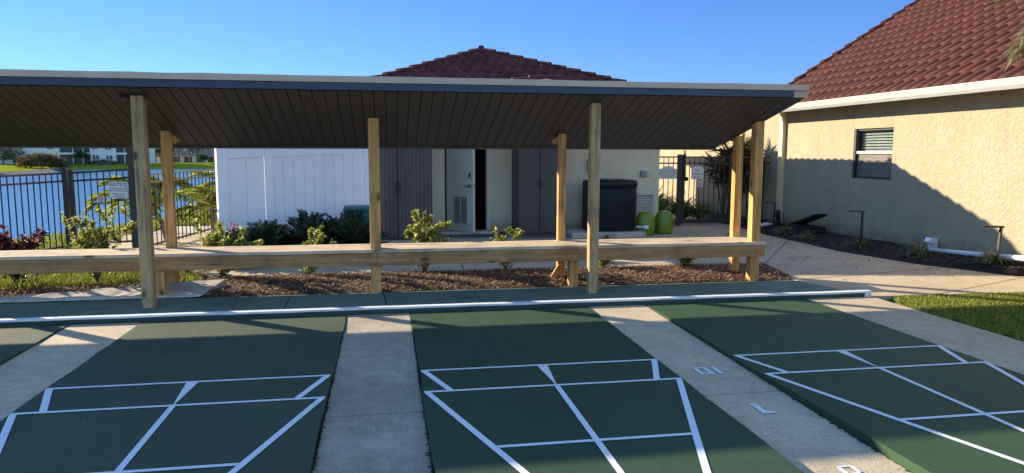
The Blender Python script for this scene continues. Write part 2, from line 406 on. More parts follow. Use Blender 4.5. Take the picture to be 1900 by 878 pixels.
def shrub(name, base, h, rad, n_stem, seed, m, label, cat='shrub', leaf_len=.056, group=None, lean=(0, 0), per=26, width=.55):
    r = random.Random(seed); b = Vector(base)
    rt = root(name, base, label, cat, group); st = MB(); fo = MB()
    for k in range(n_stem):
        a = 2*math.pi*(k+r.random()*.7)/n_stem; q = rad*1.3*rv(r, .2, 1.0)
        top = b+Vector((math.cos(a)*q+lean[0]*h, math.sin(a)*q+lean[1]*h, h*rv(r, .55, 1.06)*(1-.13*(q/rad)**2)))
        mid = b+(top-b)*.5+Vector((rv(r, -.04, .04), rv(r, -.04, .04), h*.06))
        pts = []
        for i in range(6):
            u = i/5; pts.append(b*(1-u)**2+mid*2*u*(1-u)+top*u*u)
        st.tube(pts, .007, 5, .003)
        tw = [(pts, 1.0)]
        for j in range(3):                                      # side twigs
            i = r.randint(2, 4); s0 = pts[i]; dd = Vector((rv(r, -1, 1), rv(r, -1, 1), rv(r, .3, 1))).normalized()
            e = s0+dd*h*rv(r, .13, .26); st.tube([s0, (s0+e)/2+Vector((0, 0, .01)), e], .004, 4, .002)
            tw.append(([s0, (s0+e)/2, e], .7))
        for pts_, wgt in tw:
            n = max(4, int(per*wgt))
            for j in range(n):
                u = rv(r, .10, 1.0)**.85 if wgt == 1 else rv(r, .2, 1); f = u*(len(pts_)-1); i = min(int(f), len(pts_)-2); q = pts_[i].lerp(pts_[i+1], f-i)
                ax = (pts_[i+1]-pts_[i]).normalized(); an = r.random()*2*math.pi
                x = ax.cross(Vector((.3, .9, .1))).normalized(); y = ax.cross(x)
                d = (x*math.cos(an)+y*math.sin(an))*rv(r, .6, 1)+ax*rv(r, .2, .9)+Vector((0, 0, .2))
                L = leaf_len*rv(r, .7, 1.25)
                leaf(fo, q, d, L, L*width, None, .18, rv(r, 0, .3))
    for k in range(int(n_stem*5)):                               # low growth round the base
        a = r.random()*6.283; q = rad*rv(r, .1, .8); p = b+Vector((math.cos(a)*q, math.sin(a)*q, h*rv(r, .03, .32)))
        leaf(fo, p, Vector((math.cos(a)*rv(r, .3, 1), math.sin(a)*rv(r, .3, 1), rv(r, -.1, .8))), leaf_len*rv(r, .7, 1.2), leaf_len*width, None, .18, .2)
    st.build('stems', M['stem'], rt); fo.build('foliage', m, rt)
    return rt

def frond(mb, rach, p, az, el, L, droop, nl, ll, lw, r, vee=.35, tipdroop=.25):
    """one feather frond: curved rachis with pairs of leaflets"""
    hd = Vector((math.cos(az), math.sin(az), 0)); pts = []
    q = Vector(p); e = el; n = 9
    for i in range(n+1):
        pts.append(q.copy()); d = hd*math.cos(e)+Vector((0, 0, math.sin(e))); q = q+d*L/n; e -= droop/n*(.4+1.2*i/n)
    rach.tube(pts, .012*L, 4, .003)
    for k in range(nl):
        u = .14+.86*k/(nl-1); f = u*n; i = min(int(f), n-1); c = pts[i].lerp(pts[i+1], f-i); ax = (pts[i+1]-pts[i]).normalized()
        side = ax.cross(Vector((0, 0, 1)))
        if side.length < .05: side = Vector((-hd.y, hd.x, 0))
        side.normalize(); nn = side.cross(ax)
        s = math.sin(math.pi*min(1, .18+.82*(1-u*.88)))*.75+.25
        for sg in (-1, 1):
            d = side*sg*rv(r, .8, 1.0)+ax*rv(r, .45, .8)+nn*vee*rv(r, .5, 1.3)
            leaf(mb, c, d, ll*s*rv(r, .85, 1.12), lw, nn, .15, rv(r, .5, 1.6)*tipdroop)

def palm(name, base, th, nf, L, seed, m, label, cat='palm', droop=1.4, el=(.5, 1.25), nl=34, ll=.32, lw=.03, lean=(0, 0), trunk_r=.045, group=None, az0=None, azr=None):
    r = random.Random(seed); rt = root(name, base, label, cat, group); b = Vector(base); t = MB(); fo = MB(); ra = MB()
    top = b+Vector((lean[0], lean[1], th))
    if th > .05:
        pts = [b+Vector((lean[0]*u*u, lean[1]*u*u, th*u)) for u in [i/8 for i in range(9)]]
        t.tube(pts, trunk_r*1.25, 10, trunk_r*.8); t.build('trunk', M['bark'], rt)
    for k in range(nf):
        a = (az0 if az0 is not None else 0)+(azr if azr else 2*math.pi)*(k+r.random()*.6)/nf
        frond(fo, ra, top+Vector((rv(r, -.02, .02), rv(r, -.02, .02), rv(r, -.04, .02))), a, rv(r, *el), L*rv(r, .8, 1.15), droop*rv(r, .8, 1.2), nl, ll, lw, r)
    cr = fo.build('fronds', m, rt); ra.build('frond_ribs', M['stem'], cr)
    return rt

def clump(name, base, n, L, w, seed, m, label, cat, droop=1.6, el=(.6, 1.4), group=None):
    r = random.Random(seed); mb = MB(); b = Vector(base)
    for k in range(n):
        a = r.random()*2*math.pi; e = rv(r, *el); q = b+Vector((rv(r, -.04, .04), rv(r, -.04, .04), 0)); hd = Vector((math.cos(a), math.sin(a), 0))
        sd = Vector((-hd.y, hd.x, 0)); LL = L*rv(r, .6, 1.1); N = 5; P = []
        for i in range(N+1):
            u = i/N; ww = w*(1-u**2)*.5+.0004
            P += [q-sd*ww, q+sd*ww]; q = q+(hd*math.cos(e)+Vector((0, 0, math.sin(e))))*LL/N; e -= droop/N*rv(r, .7, 1.3)
            if q.z < b.z+.005: q.z = b.z+.005
        mb.add(P, [(2*i, 2*i+1, 2*i+3, 2*i+2) for i in range(N)])
    me = mb.build(name, m)
    me.data.transform(Matrix.Translation(-b)); me.location = b
    return tag(me, label, cat, group)

def dracaena(name, base, stems, seed, m, label, nl=55, ll=.42):
    r = random.Random(seed); b = Vector(base); rt = root(name, base, label, 'plant'); st = MB(); fo = MB()
    for (dx, dy, h) in stems:
        pts = [b+Vector((dx*.15*i*i/4 if i else 0, dy*.15*i*i/4 if i else 0, 0)) for i in range(1)]
        pts = [b+Vector((dx*u**1.3, dy*u**1.3, h*u)) for u in [i/6 for i in range(7)]]
        st.tube(pts, .018, 6, .012)
        for k in range(nl):
            q = pts[-1].lerp(pts[-2], r.random()*.9); a = r.random()*6.283; e = rv(r, -.5, 1.45)
            d = Vector((math.cos(a)*math.cos(e), math.sin(a)*math.cos(e), math.sin(e)))
            leaf(fo, q, d, ll*rv(r, .6, 1.1), .028, None, .1, rv(r, 0, .35))
    st.build('stems', M['stem'], rt); fo.build('foliage', m, rt); return rt

def crown_tree(name, base, th, rad, hgt, seed, m, label, cat='tree', n=900, ls=.5, group=None, trunk=.25):
    r = random.Random(seed); b = Vector(base); rt = root(name, base, label, cat, group); t = MB(); fo = MB()
    top = b+Vector((rv(r, -.3, .3), 0, th)); t.tube([b, (b+top)/2+Vector((rv(r, -.2, .2), 0, 0)), top], trunk, 7, trunk*.6)
    cl = []
    for k in range(14):
        a = r.random()*6.283; q = rad*math.sqrt(r.random())*.8
        c = top+Vector((math.cos(a)*q, math.sin(a)*q, hgt*rv(r, .05, .9))); cl.append((c, rad*rv(r, .25, .5)))
        t.tube([top-Vector((0, 0, th*.2)), top.lerp(c, .5)+Vector((0, 0, -.2)), c], trunk*.4, 5, .03)
    for k in range(n):
        c, q = cl[r.randrange(len(cl))]
        d = Vector((r.gauss(0, 1), r.gauss(0, 1), r.gauss(0, .8))).normalized(); p = c+d*q*rv(r, .3, 1.05)
        leaf(fo, p, Vector((r.gauss(0, 1), r.gauss(0, 1), r.gauss(0, .7))), ls*rv(r, .6, 1.3), ls*.55)
    t.build('trunk', M['bark'], rt); fo.build('crown', m, rt); return rt

# ------------------------------------------------------------------ ground, lake, terrain
def land_z(x, y):
    """terrain height: flat by the pavilion, falling to the lake on the left, the far shore beyond"""
    z = -.05
    if y < 9 and -10 < x < 5: return -.45
    cx = -6.5+.34*(min(y, 20)-12.4) if y > 12.4 else -6.5-.25*(12.4-y)
    if y > 20: cx += (y-20)*.15
    d = cx-x
    if d > 0: z -= min(3.6, .02*d+.30*d*min(1, d/2.5))
    far = y-(197+.9*max(0, x+52))
    if x < -20 and far > -6:
        z = max(z, -3.6+min(1.85, max(0, (far+6))*.12))
        if far > 12: z = max(z, -1.75)
    if y > 95:                                              # spit of lawn on the left
        e = (-69.6-.155*(y-147))-x if y > 147 else (-69.6-1.2*(147-y))-x
        if e > -3: z = max(z, -3.6+min(1.25, (e+3)*.42)+max(0, min(1.2, (e-1.5)*.045)))
    return z
xs = list(np.arange(-320, -120, 20))+list(np.arange(-120, -30, 3))+list(np.arange(-30, -12, 1.0))+list(np.arange(-12, 10, .5))+list(np.arange(10, 60, 5))+list(np.arange(60, 421, 40))
ys = list(np.arange(-60, 6, 6))+list(np.arange(6, 40, .75))+list(np.arange(40, 95, 5))+list(np.arange(95, 240, 3))+list(np.arange(240, 1200, 60))
g = MB(); nx = len(xs)
for y in ys:
    for x in xs: g.v.append((float(x), float(y), land_z(x, y)))
for j in range(len(ys)-1):
    for i in range(nx-1): g.f.append((j*nx+i, j*nx+i+1, (j+1)*nx+i+1, (j+1)*nx+i))
ground = structure('ground', g, M['turf'], smooth=True)
w = MB(); w.sheet([(-500, 14), (-3, 14), (40, 60), (60, 700), (-500, 700)], -2.9)
structure('lake_water', w, M['water'])
w = MB()                                                    # rock edge of the spit
def spit_x(y): return -69.6-.155*(y-147) if y > 147 else -69.6-1.2*(147-y)
P = [spit_x(y) for y in range(110, 190, 4)]
for k, y in enumerate(range(110, 190, 4)):
    x = P[k]; w.v += [(x+4.2, y-.4, -3.2), (x+1.2, y+.3, -2.27)]
for k in range(len(P)-1): w.f.append((2*k, 2*k+2, 2*k+3, 2*k+1))
structure('rock_bank', w, M['riprap'])

# ------------------------------------------------------------------ courts
C_EDGE = [(-4.67, -2.84), (-2.23, -.40), (.21, 1.99), (2.60, 4.41)]
STRIPS = [(-5.6, -4.67), (-2.84, -2.23), (-.40, .21), (1.99, 2.60), (4.41, 5.20)]
Y0, YK = -4.0, 7.0
def sz(y): return -.006-.05*max(0, (YK-y)/4.0)
cm = ['court_a', 'court_a', 'court_b', 'court_c']
courts = []
for k, (a, b) in enumerate(C_EDGE):
    q = MB(); N = 44; L = []; Rr = []; r = random.Random(k+3)
    for i in range(N+1):
        y = Y0+(YK-Y0)*i/N; L.append((a+rv(r, -.006, .006), y)); Rr.append((b+rv(r, -.006, .006), y))
    q.prism(Rr+L[::-1] if False else [*Rr, *L[::-1]], -.35, 0.0)
    courts.append(structure('shuffleboard_court', q, M[cm[k]]))
for k, (a, b) in enumerate(STRIPS):
    q = MB()
    g_ = .007
    last = k == len(STRIPS)-1
    for (ya, yb) in ((Y0, 1.0), (1.0, 4.35), (4.35, YK)):
        za, zb = (sz(ya), sz(yb)) if not last else (-.002, -.002)
        q.add([(a+g_, ya+.003, za), (b-g_, ya+.003, za), (b-g_, yb-.003, zb), (a+g_, yb-.003, zb)], [(0, 1, 2, 3)])
    s_ = structure('concrete_strip', q, M['path' if last else ('strip2' if k == 2 else 'strip')])
# dirt bed below the strips so that the joints read dark
q = MB(); q.sheet([(-9, Y0), (5.2, Y0), (5.2, 8.1), (-9, 8.1)], -.20); structure('court_bed', q, M['joint'])

def line(mb, a, b, w, z=.004):
    a, b = Vector((*a, z)), Vector((*b, z)); d = (b-a).normalized(); n = Vector((-d.y, d.x, 0))*w/2
    mb.add([a-n, b-n, b+n, a+n], [(0, 1, 2, 3)])
LW = .031
for k, (a, b) in enumerate(C_EDGE):
    c = (a+b)/2; h = (b-a)/2-.008; q = MB()
    yb, y1, y2, y3 = 5.062, 4.595, 3.645, 2.70
    def half(y): return h*(1-(y1-y)/2.74)
    hz = LW/2
    line(q, (c-h, yb), (c+h, yb), LW, .004); line(q, (c-h, y1), (c+h, y1), LW, .004)
    line(q, (c-half(y2)+.028, y2), (c+half(y2)-.028, y2), LW, .004); line(q, (c-half(y3)+.028, y3), (c+half(y3)-.028, y3), LW, .004)
    for sg in (-1, 1):
        # side lines of the lower trapezoid and the long triangle, butted between the cross lines
        q.add([(c+sg*h, yb-hz-.001, .004), (c+sg*(h-.046), yb-hz-.001, .004), (c+sg*(h-.192), y1+hz+.001, .004), (c+sg*(h-.148), y1+hz+.001, .004)], [(0, 1, 2, 3)])
        q.add([(c+sg*h, y1-hz-.001, .004), (c+sg*(h-.042), y1-hz-.001, .004), (c+sg*(half(2.0)-.021), 2.0, .004), (c+sg*(half(2.0)+.021), 2.0, .004)], [(0, 1, 2, 3)])
    q.add([(c-.038, yb-hz-.001, .004), (c+.038, yb-hz-.001, .004), (c+.004, y1+hz+.001, .004), (c-.004, y1+hz+.001, .004)], [(0, 1, 2, 3)])
    for ya, yc in ((y1-hz-.001, y2+hz+.001), (y2-hz-.001, y3+hz+.001)): line(q, (c, ya), (c, yc), .036, .004)
    m_ = q.build('court_lines', M['line'], courts[k])
# score numbers stencilled upside down on the third strip
def stencil(strokes, cx, cy, w, h, name):
    q = MB(); z = sz(cy)+.006
    for (x0, y0, x1, y1) in strokes:                     # in 0..1, turned half round
        X0, X1 = cx+w/2-x0*w, cx+w/2-x1*w; Yb, Yt = cy+h/2-y0*h, cy+h/2-y1*h
        q.add([(X0, Yb, sz(Yb)+.005), (X1, Yb, sz(Yb)+.005), (X1, Yt, sz(Yt)+.005), (X0, Yt, sz(Yt)+.005)], [(0, 1, 2, 3)])
    structure(name, q, M['number'], courts[3])
stencil([(0, .44, .9, .56)], 2.425, 4.84, .055, .15, 'score_dash')
stencil([(.25, 0, .75, 1)], 2.36, 4.83, .06, .165, 'score_one')
stencil([(0, 0, .30, 1), (.72, 0, 1, 1), (.305, 0, .715, .16), (.305, .84, .715, 1)], 2.255, 4.83, .105, .165, 'score_zero')
stencil([(0, .80, 1, 1), (.55, 0, .95, .795)], 2.30, 4.06, .10, .17, 'score_seven')
stencil([(0, .08, .26, .44), (.74, .08, 1, .44), (0, .56, .26, .92), (.74, .56, 1, .92), (.1, 0, .9, .075), (.14, .445, .86, .555), (.1, .925, .9, 1)], 2.295, 3.14, .10, .19, 'score_eight')

def edge_dirt(xe, side, seed, wmax):
    r = random.Random(seed); q = MB(); y = 1.2
    while y < 6.9:
        L_ = r.uniform(.008, .035); w_ = .75*wmax*r.random()**2.6*(1.2 if y < 4.5 else .5)+.002
        za, zb = sz(y)+.003, sz(y+L_)+.003; w2 = .75*wmax*r.random()**2.6*.8+.001
        q.add([(xe, y, za), (xe, y+L_, zb), (xe+side*w2, y+L_*r.uniform(.6, 1), zb), (xe+side*w_, y+L_*.4, za), (xe+side*w_*.5, y, za)], [(0, 1, 2, 3, 4) if side < 0 else (4, 3, 2, 1, 0)]); y += L_*r.uniform(.6, 1.5)
    return q
for k, (xe, sd, wm) in enumerate(((-.392, 1, .030), (.202, -1, .034), (1.998, 1, .02), (2.592, -1, .03), (-2.238, -1, .02))):
    structure('edge_dirt', edge_dirt(xe, sd, 50+k, wm), M['joint'])
# small bits of litter on the courts
r = random.Random(66); q = MB()
for k in range(46):
    x, y = rv(r, -2.2, 4.4), rv(r, 2.4, 6.9); z = .0035
    if any(a < x < b for a, b in STRIPS): continue
    leaf(q, Vector((x, y, z+.002)), Vector((r.gauss(0, 1), r.gauss(0, 1), .1)), rv(r, .012, .035), rv(r, .006, .014))
q.build('court_litter', M['leaf_dry'], None, kind='stuff')
# kerb and green slab
q = MB()
r = random.Random(5)
def kerbrun(x0, x1, ys_, zlo, zhi, mb, wob):
    n = int((x1-x0)/.25); P = []
    for i in range(n+1):
        x = x0+(x1-x0)*i/n; d = r.uniform(-wob, wob)
        P.append([(x, ys_[0]+r.uniform(-.003, .003), zlo+d), (x, ys_[0]+d*.5, zhi+d*.6), (x, ys_[1], zhi+d*.4), (x, ys_[1], zlo)])
    vs = [v for p in P for v in p]; fs = []
    for i in range(n):
        for k in range(4): fs.append((4*i+k, 4*i+4+k, 4*i+4+(k+1) % 4, 4*i+(k+1) % 4))
    fs += [(3, 2, 1, 0), (4*n, 4*n+1, 4*n+2, 4*n+3)]
    mb.add(vs, fs)
KX0, KX1 = -9, 5.20
for (x0, x1) in ((KX0, -2.985), (-2.975, 5.20)): kerbrun(x0, x1, (7.015, 7.085), .037, .056, q, .0025)
kerb = structure('kerb', q, M['kerb'])
q = MB(); kerbrun(KX0, 5.12, (7.02, 7.08), -.05, .036, q, .002); structure('kerb_base', q, M['kerb_base'], kerb)
q = MB(); q.box(5.12, 5.198, 7.017, 7.08, -.02, .036); structure('kerb_end', q, M['kerb'], kerb)
slab_poly = [(-9, 7.09), (5.20, 7.09), (4.90, 8.08), (-9, 8.08)]
q = MB()
JX = [-3.30, -1.02, .005, .99, 3.05]
xsb = [-9]+JX+[5.20]; xst = [-9]+[-3.26, -1.05, -.06, .93, 2.98]+[4.90]
for i in range(len(xsb)-1):
    q.prism([(xsb[i]+.006, 7.09), (xsb[i+1]-.006, 7.09), (xst[i+1]-.006, 8.08), (xst[i]+.006, 8.08)], -.12, 0.0)
slab = structure('green_slab', q, M['slab'])
q = MB()
for x in (-2.95, -1.85, .65, 2.75, 4.62): 
    q.add([(x, 7.62+.0*x, .004), (x+.22, 7.62, .004), (x+.25, 7.75, .004), (x+.03, 7.75, .004)], [(0, 1, 2, 3)])
structure('slab_patch', q, mat('slab_patch_stain', (.11, .165, .14), .8, .3, 25), slab)

# ------------------------------------------------------------------ paths and beds
path_poly = [(5.205, 7.03), (5.45, 7.0), (7.06, 6.95), (12, 6.9), (12, 7.3), (7.9, 7.87), (7.34, 9.0), (7.08, 10.3), (7.10, 12.6), (7.3, 14.4), (7.4, 24), (5.5, 24), (5.5, 14.0), (5.3, 13.99), (-.4, 13.99), (-2.3, 12.6), (-2.9, 14.6), (-4.9, 14.6), (-4.9, 12.3), (-3.2, 10.9), (-2.15, 9.42), (4.5, 9.46), (5.2, 9.30), (4.925, 8.08), (5.205, 7.095)]
q = MB(); q.prism(path_poly, -.15, -.002); path = structure('concrete_path', q, M['path'])
q = MB()
for a, b, w_ in (((5.2, 9.30), (7.09, 11.9), .012), ((4.98, 8.1), (7.5, 8.65), .012), ((6.0, 7.0), (7.9, 7.8), .01), ((5.3, 9.9), (6.0, 13.9), .01), ((-1.15, 9.43), (-.9, 10.6), .012), ((.98, 9.44), (1.2, 12.6), .012), ((3.1, 9.44), (3.2, 12.6), .012), ((-1.9, 10.9), (6.2, 10.9), .012), ((5.52, 13.2), (7.0, 13.0), .01)): line(q, a, b, w_, .001)
structure('path_joint', q, M['joint'], path)
q = MB(); q.sheet([(.95, 13.1), (2.28, 13.1), (2.28, 13.975), (.95, 13.975)], .003); structure('door_apron', q, mat('apron_dark', (.10, .095, .095), .9, .3, 8), path)
q = MB(); q.sheet([(2.32, 12.85), (3.35, 12.85), (3.35, 13.3), (2.32, 13.3)], .003); structure('paver_patch', q, mat('paver_rose', (.20, .12, .12), .85, .25, 14), path)
q = MB(); q.prism([(1.0, 13.65), (2.0, 13.65), (2.0, 13.985), (1.0, 13.985)], .0, .05); structure('door_step', q, M['walk'], path)
q = MB(); q.prism([(-9, 15.2), (-3.0, 15.0), (-3.0, 16.4), (-4.6, 17.8), (-5.2, 17.6), (-9, 16)], -.4, -.02)
q = MB(); q.prism([(-4.6, 14.95), (-2.7, 15.0), (-2.7, 16.3), (-4.5, 16.4)], -.4, -.03); structure('lakeside_walk', q, M['walk'])

def mound(mb, x0, x1, y0, y1, h, nx_, ny_, seed, clip=None, z0=0):
    r = random.Random(seed); b = len(mb.v)
    for j in range(ny_+1):
        for i in range(nx_+1):
            u, v = i/nx_, j/ny_; x, y = x0+(x1-x0)*u, y0+(y1-y0)*v
            e = min(1, 6*min(v, 1-v))
            if clip: x, y = clip(u, v)
            mb.v.append((x, y, z0+e*(h+r.uniform(-.35, .35)*h)-.012*(1-e)))
    for j in range(ny_):
        for i in range(nx_): mb.f.append((b+j*(nx_+1)+i, b+j*(nx_+1)+i+1, b+(j+1)*(nx_+1)+i+1, b+(j+1)*(nx_+1)+i))
def chips(poly_fn, n, L, wd, m, name, label_kind, zf, seed):
    g_ = np.random.default_rng(seed); V = []; F = []
    for k in range(n):
        x, y = poly_fn(g_); z = zf(x, y); a = g_.random()*6.283; l = L*(.4+g_.random()); ww = wd*(.5+g_.random()); t = (g_.random()-.5)*.9
        d = np.array([math.cos(a)*math.cos(t), math.sin(a)*math.cos(t), math.sin(t)]); s = np.array([-math.sin(a), math.cos(a), (g_.random()-.5)*.8])
        c = np.array([x, y, z+.004+abs(math.sin(t))*l*.4]); b = len(V)
        V += [tuple(c-d*l/2-s*ww/2), tuple(c+d*l/2-s*ww/2), tuple(c+d*l/2+s*ww/2), tuple(c-d*l/2+s*ww/2)]; F.append((b, b+1, b+2, b+3))
    q = MB(); q.v = V; q.f = F
    return q.build(name, m, kind='stuff')
BX0, BX1 = -1.95, 5.15
def bed_clip(u, v):
    x = (-2.1)+(4.93+2.1)*u; xb = (-2.15)+(5.17+2.15)*u
    y1 = 9.41+.04*math.sin(x*5)
    return (x+(xb-x)*v, 8.085+(y1-8.085)*v)
q = MB(); mound(q, 0, 1, 0, 1, .03, 120, 22, 2, bed_clip); structure('mulch_bed', q, M['soil'], smooth=True)
chips(lambda g_: bed_clip(g_.random(), .02+.96*g_.random()), 16000, .05, .008, M['chip'], 'bark_mulch', 'stuff', lambda x, y: .033*min(1, 6*min((y-8.08)/1.33, (9.41-y)/1.33)), 4)
# dark bed along the clubhouse wall
def wbed(u, v):
    pts = [(12.2, 7.25), (7.9, 7.9), (7.36, 9.0), (7.09, 10.3), (7.11, 12.6), (7.3, 14.3), (7.4, 16.5), (7.45, 22)]
    f = u*(len(pts)-1); i = min(int(f), len(pts)-2); t = f-i
    x = pts[i][0]*(1-t)+pts[i+1][0]*t; y = pts[i][1]*(1-t)+pts[i+1][1]*t
    yw = [6.5, 7.6, 8.9, 10.3, 12.6, 14.3, 16.5, 22]; yy = yw[i]*(1-t)+yw[i+1]*t
    x1 = 8.23 if x < 8.2 else x
    return (x+(x1-x)*v+.03*math.sin(yy*7)*(1-v), y+(yy-y)*v)
def wz(x, y): return .02+.09*max(0, min(1, (x-7.1)/1.1))*max(.3, min(1, (15-y)/6))
q = MB(); 
r = random.Random(9)
for j in range(15):
    for i in range(101):
        x, y = wbed(i/100, j/14); q.v.append((x, y, (wz(x, y)+r.uniform(-.012, .014)) if j else -.01))
for j in range(14):
    for i in range(100): q.f.append((j*101+i, j*101+i+1, (j+1)*101+i+1, (j+1)*101+i))
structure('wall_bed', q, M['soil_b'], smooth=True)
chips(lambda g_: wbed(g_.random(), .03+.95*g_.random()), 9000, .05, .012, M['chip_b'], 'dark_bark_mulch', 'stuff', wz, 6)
q = MB(); mound(q, -2.1, .1, 10.4, 11.7, .03, 30, 14, 12); structure('fence_bed', q, M['soil_b'])
# scattered dry leaves on the path
def leafspot(g_):
    while True:
        x = 5.0+2.4*g_.random(); y = 7.9+5.6*g_.random()
        e = 7.06 if y > 10 else 7.06+.5*(10-y)/2.1
        if x < e and x > 5.25-(y < 9.2)*.2 and g_.random() < .25+.75*((x-5)/2.1): return x, y
chips(leafspot, 300, .032, .010, M['chip_b'], 'fallen_leaves', 'stuff', lambda x, y: .002, 8)

# white-ish broken concrete ledge at the left
q = MB(); r = random.Random(21); P = []
N = 60
for i in range(N+1):
    x = -7.0+(5.0)*i/N; yb_ = 8.06+.50*min(1, max(0, (x+4.2)/2.1)); tz = .055+.05*min(1, max(0, (x+4.2)/2.1)); 
    P += [(x, 8.075+r.uniform(-.008, .008), .012), (x+.05, 8.09+r.uniform(-.01, .01), .035+r.uniform(-.006, .006)), (x+.16, yb_+.06+r.uniform(-.01, .01), tz+r.uniform(-.004, .006)), (x+.2, yb_+.08, .0)]
q.v = P
for i in range(N):
    for k in range(3): q.f.append((4*i+k, 4*i+4+k, 4*i+5+k, 4*i+1+k))
q.f.append((4*N, 4*N+1, 4*N+2, 4*N+3))
ledge = structure('concrete_ledge', q, M['ledge'])

# ------------------------------------------------------------------ grass blades
def blades(n, fn, h, m, name, seed, wd=.006):
    g_ = np.random.default_rng(seed); V = np.zeros((n*3, 3)); pts = np.array([fn(g_) for _ in range(n)])
    a = g_.random(n)*6.283; hh = h*(.45+g_.random(n)*.9); ln = (g_.random((n, 2))-.5)*h*1.5; w_ = wd*(.6+.8*g_.random(n))
    V[0::3] = np.stack([pts[:, 0]-np.cos(a)*w_, pts[:, 1]-np.sin(a)*w_, pts[:, 2]], 1)
    V[1::3] = np.stack([pts[:, 0]+np.cos(a)*w_, pts[:, 1]+np.sin(a)*w_, pts[:, 2]], 1)
    V[2::3] = np.stack([pts[:, 0]+ln[:, 0], pts[:, 1]+ln[:, 1], pts[:, 2]+hh], 1)
    me = bpy.data.meshes.new(name); me.vertices.add(n*3); me.vertices.foreach_set('co', V.ravel())
    me.loops.add(n*3); me.loops.foreach_set('vertex_index', np.arange(n*3, dtype=np.int32)); me.polygons.add(n)
    me.polygons.foreach_set('loop_start', np.arange(0, n*3, 3, dtype=np.int32)); me.polygons.foreach_set('loop_total', np.full(n, 3, dtype=np.int32))
    me.update(); me.validate(); me.materials.append(m)
    o = bpy.data.objects.new(name, me); COL.objects.link(o); return tag(o, kind='stuff')
def lawn_edge(y): return 5.22+(.25*((y-6.3)/.72)**2 if y > 6.3 else 0)
def lawnspot(g_):
    while True:
        x = 5.2+5.3*g_.random()**1.15; y = 3.6+3.4*g_.random()**.8
        if x > lawn_edge(y)+.02*math.sin(y*23) and y < 7.0-.03*(x-5.2)+.02*math.sin(x*17): return x, y, -.02
lawn = [(lawn_edge(y), y) for y in (-6, 4, 6.3, 6.5, 6.7, 6.85, 6.98)]+[(7.06, 6.93), (14, 6.85), (14, -6)]
q = MB(); q.prism(lawn[::-1], -.2, -.008); structure('lawn', q, M['turf'])
blades(110000, lawnspot, .034, M['grass'], 'lawn_grass', 31)
def leftspot(g_):
    while True:
        x = -8.5+6.6*g_.random(); y = 8.9+3.6*g_.random()**1.6
        lim = 9.32-.25*max(0, min(1, (-3.2-x)/1.3))+.12*math.sin(x*6)*.5
        if y > lim and not (y > 10.9-(x+3.2)*.85-.02 and x > -4.9 and y > 9.4 and x > -3.2-(y-10.9)*1.2) and not (x > -2.25): return x, y, -.05
blades(30000, leftspot, .085, M['grass'], 'verge_grass', 32, .007)
def bankspot(g_):
    while True:
        y = 11.5+9.5*g_.random(); x = -9.5+7*g_.random()
        if x < -4.95+.1*max(0, y-12.4) or (y > 16.4 and x < -2.6): return x, y, land_z(x, y)
blades(32000, bankspot, .12, M['grass'], 'bank_grass', 33, .012)
chips(lambda g_: ((lambda x: (x, 8.36+.45*min(1, max(0, (x+4.2)/2.1))+.75*g_.random()))(-6+4.1*g_.random())), 5500, .05, .010, M['chip'], 'verge_mulch', 'stuff', lambda x, y: -.035, 14)

# ------------------------------------------------------------------ shade pavilion
PA, PB = 4.5945, -.32895
def pz(y): return PA+PB*y
YF, YB = 7.40, 9.10
pav = root('shade_pavilion', (0, 8.2, 0), 'long open shade pavilion with brown panelled ceiling on pale timber posts', 'shelter')
def xr(y): return 4.565-.15*(y-YF)                     # right edge
q = MB()                                               # ceiling: narrow grooved panels
X = -8.0; pw = .1195
while X < xr(YB)-.02:
    a, b = X+.005, min(X+pw-.005, 4.55)
    def lim(x, y): return min(x, xr(y))
    rows = [YF+.035, (YF+YB)/2, YB-.02]
    pts = [(a, 0), (b, 0)]
    V = []
    for y in rows: V += [(lim(a-.007, y), y, pz(y)+.012), (lim(a, y), y, pz(y)), (lim(b, y), y, pz(y)), (lim(b+.003, y), y, pz(y)+.012)]
    q.add(V, [(4*j+k, 4*j+k+1, 4*j+5+k, 4*j+4+k) for j in range(2) for k in range(3)])
    X += pw
while X < 4.56:
    a, b = X+.005, X+pw-.005
    y1 = min(YB-.02, YF+(4.565-a)/.15); y2 = min(YB-.02, YF+(4.565-b)/.15)
    if y2 > YF+.06: q.add([(a, YF+.035, pz(YF+.035)), (b, YF+.035, pz(YF+.035)), (b, y2, pz(y2)), (a, y1, pz(y1))], [(0, 1, 2, 3)])
    X += pw
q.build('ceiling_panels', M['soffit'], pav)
TH = .105
def slabpoly(mb, x0, y0, y1, dz0, dz1, ex=0):
    vs = [(x0, y0, pz(y0)+dz0), (xr(y0)+ex, y0, pz(y0)+dz0), (xr(y1)+ex, y1, pz(y1)+dz0), (x0, y1, pz(y1)+dz0),
          (x0, y0, pz(y0)+dz1), (xr(y0)+ex, y0, pz(y0)+dz1), (xr(y1)+ex, y1, pz(y1)+dz1), (x0, y1, pz(y1)+dz1)]
    mb.add(vs, [(3, 2, 1, 0), (4, 5, 6, 7), (0, 1, 5, 4), (1, 2, 6, 5), (2, 3, 7, 6), (3, 0, 4, 7)])
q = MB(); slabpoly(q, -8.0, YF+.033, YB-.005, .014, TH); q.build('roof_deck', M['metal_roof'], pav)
q = MB(); q.box(-8.0, 4.40, YF, YF+.03, pz(YF)-.004, pz(YF)+.066); q.build('fascia', M['fascia'], pav)
q = MB(); q.box(4.403, 4.566, YF+.004, YF+.03, pz(YF)-.004, pz(YF)+.018); q.box(4.403, 4.566, YF+.012, YF+.03, pz(YF)+.02, pz(YF)+.064); q.build('fascia_end', M['drip'], pav)
q = MB(); r = random.Random(3)
n = 40; V = []
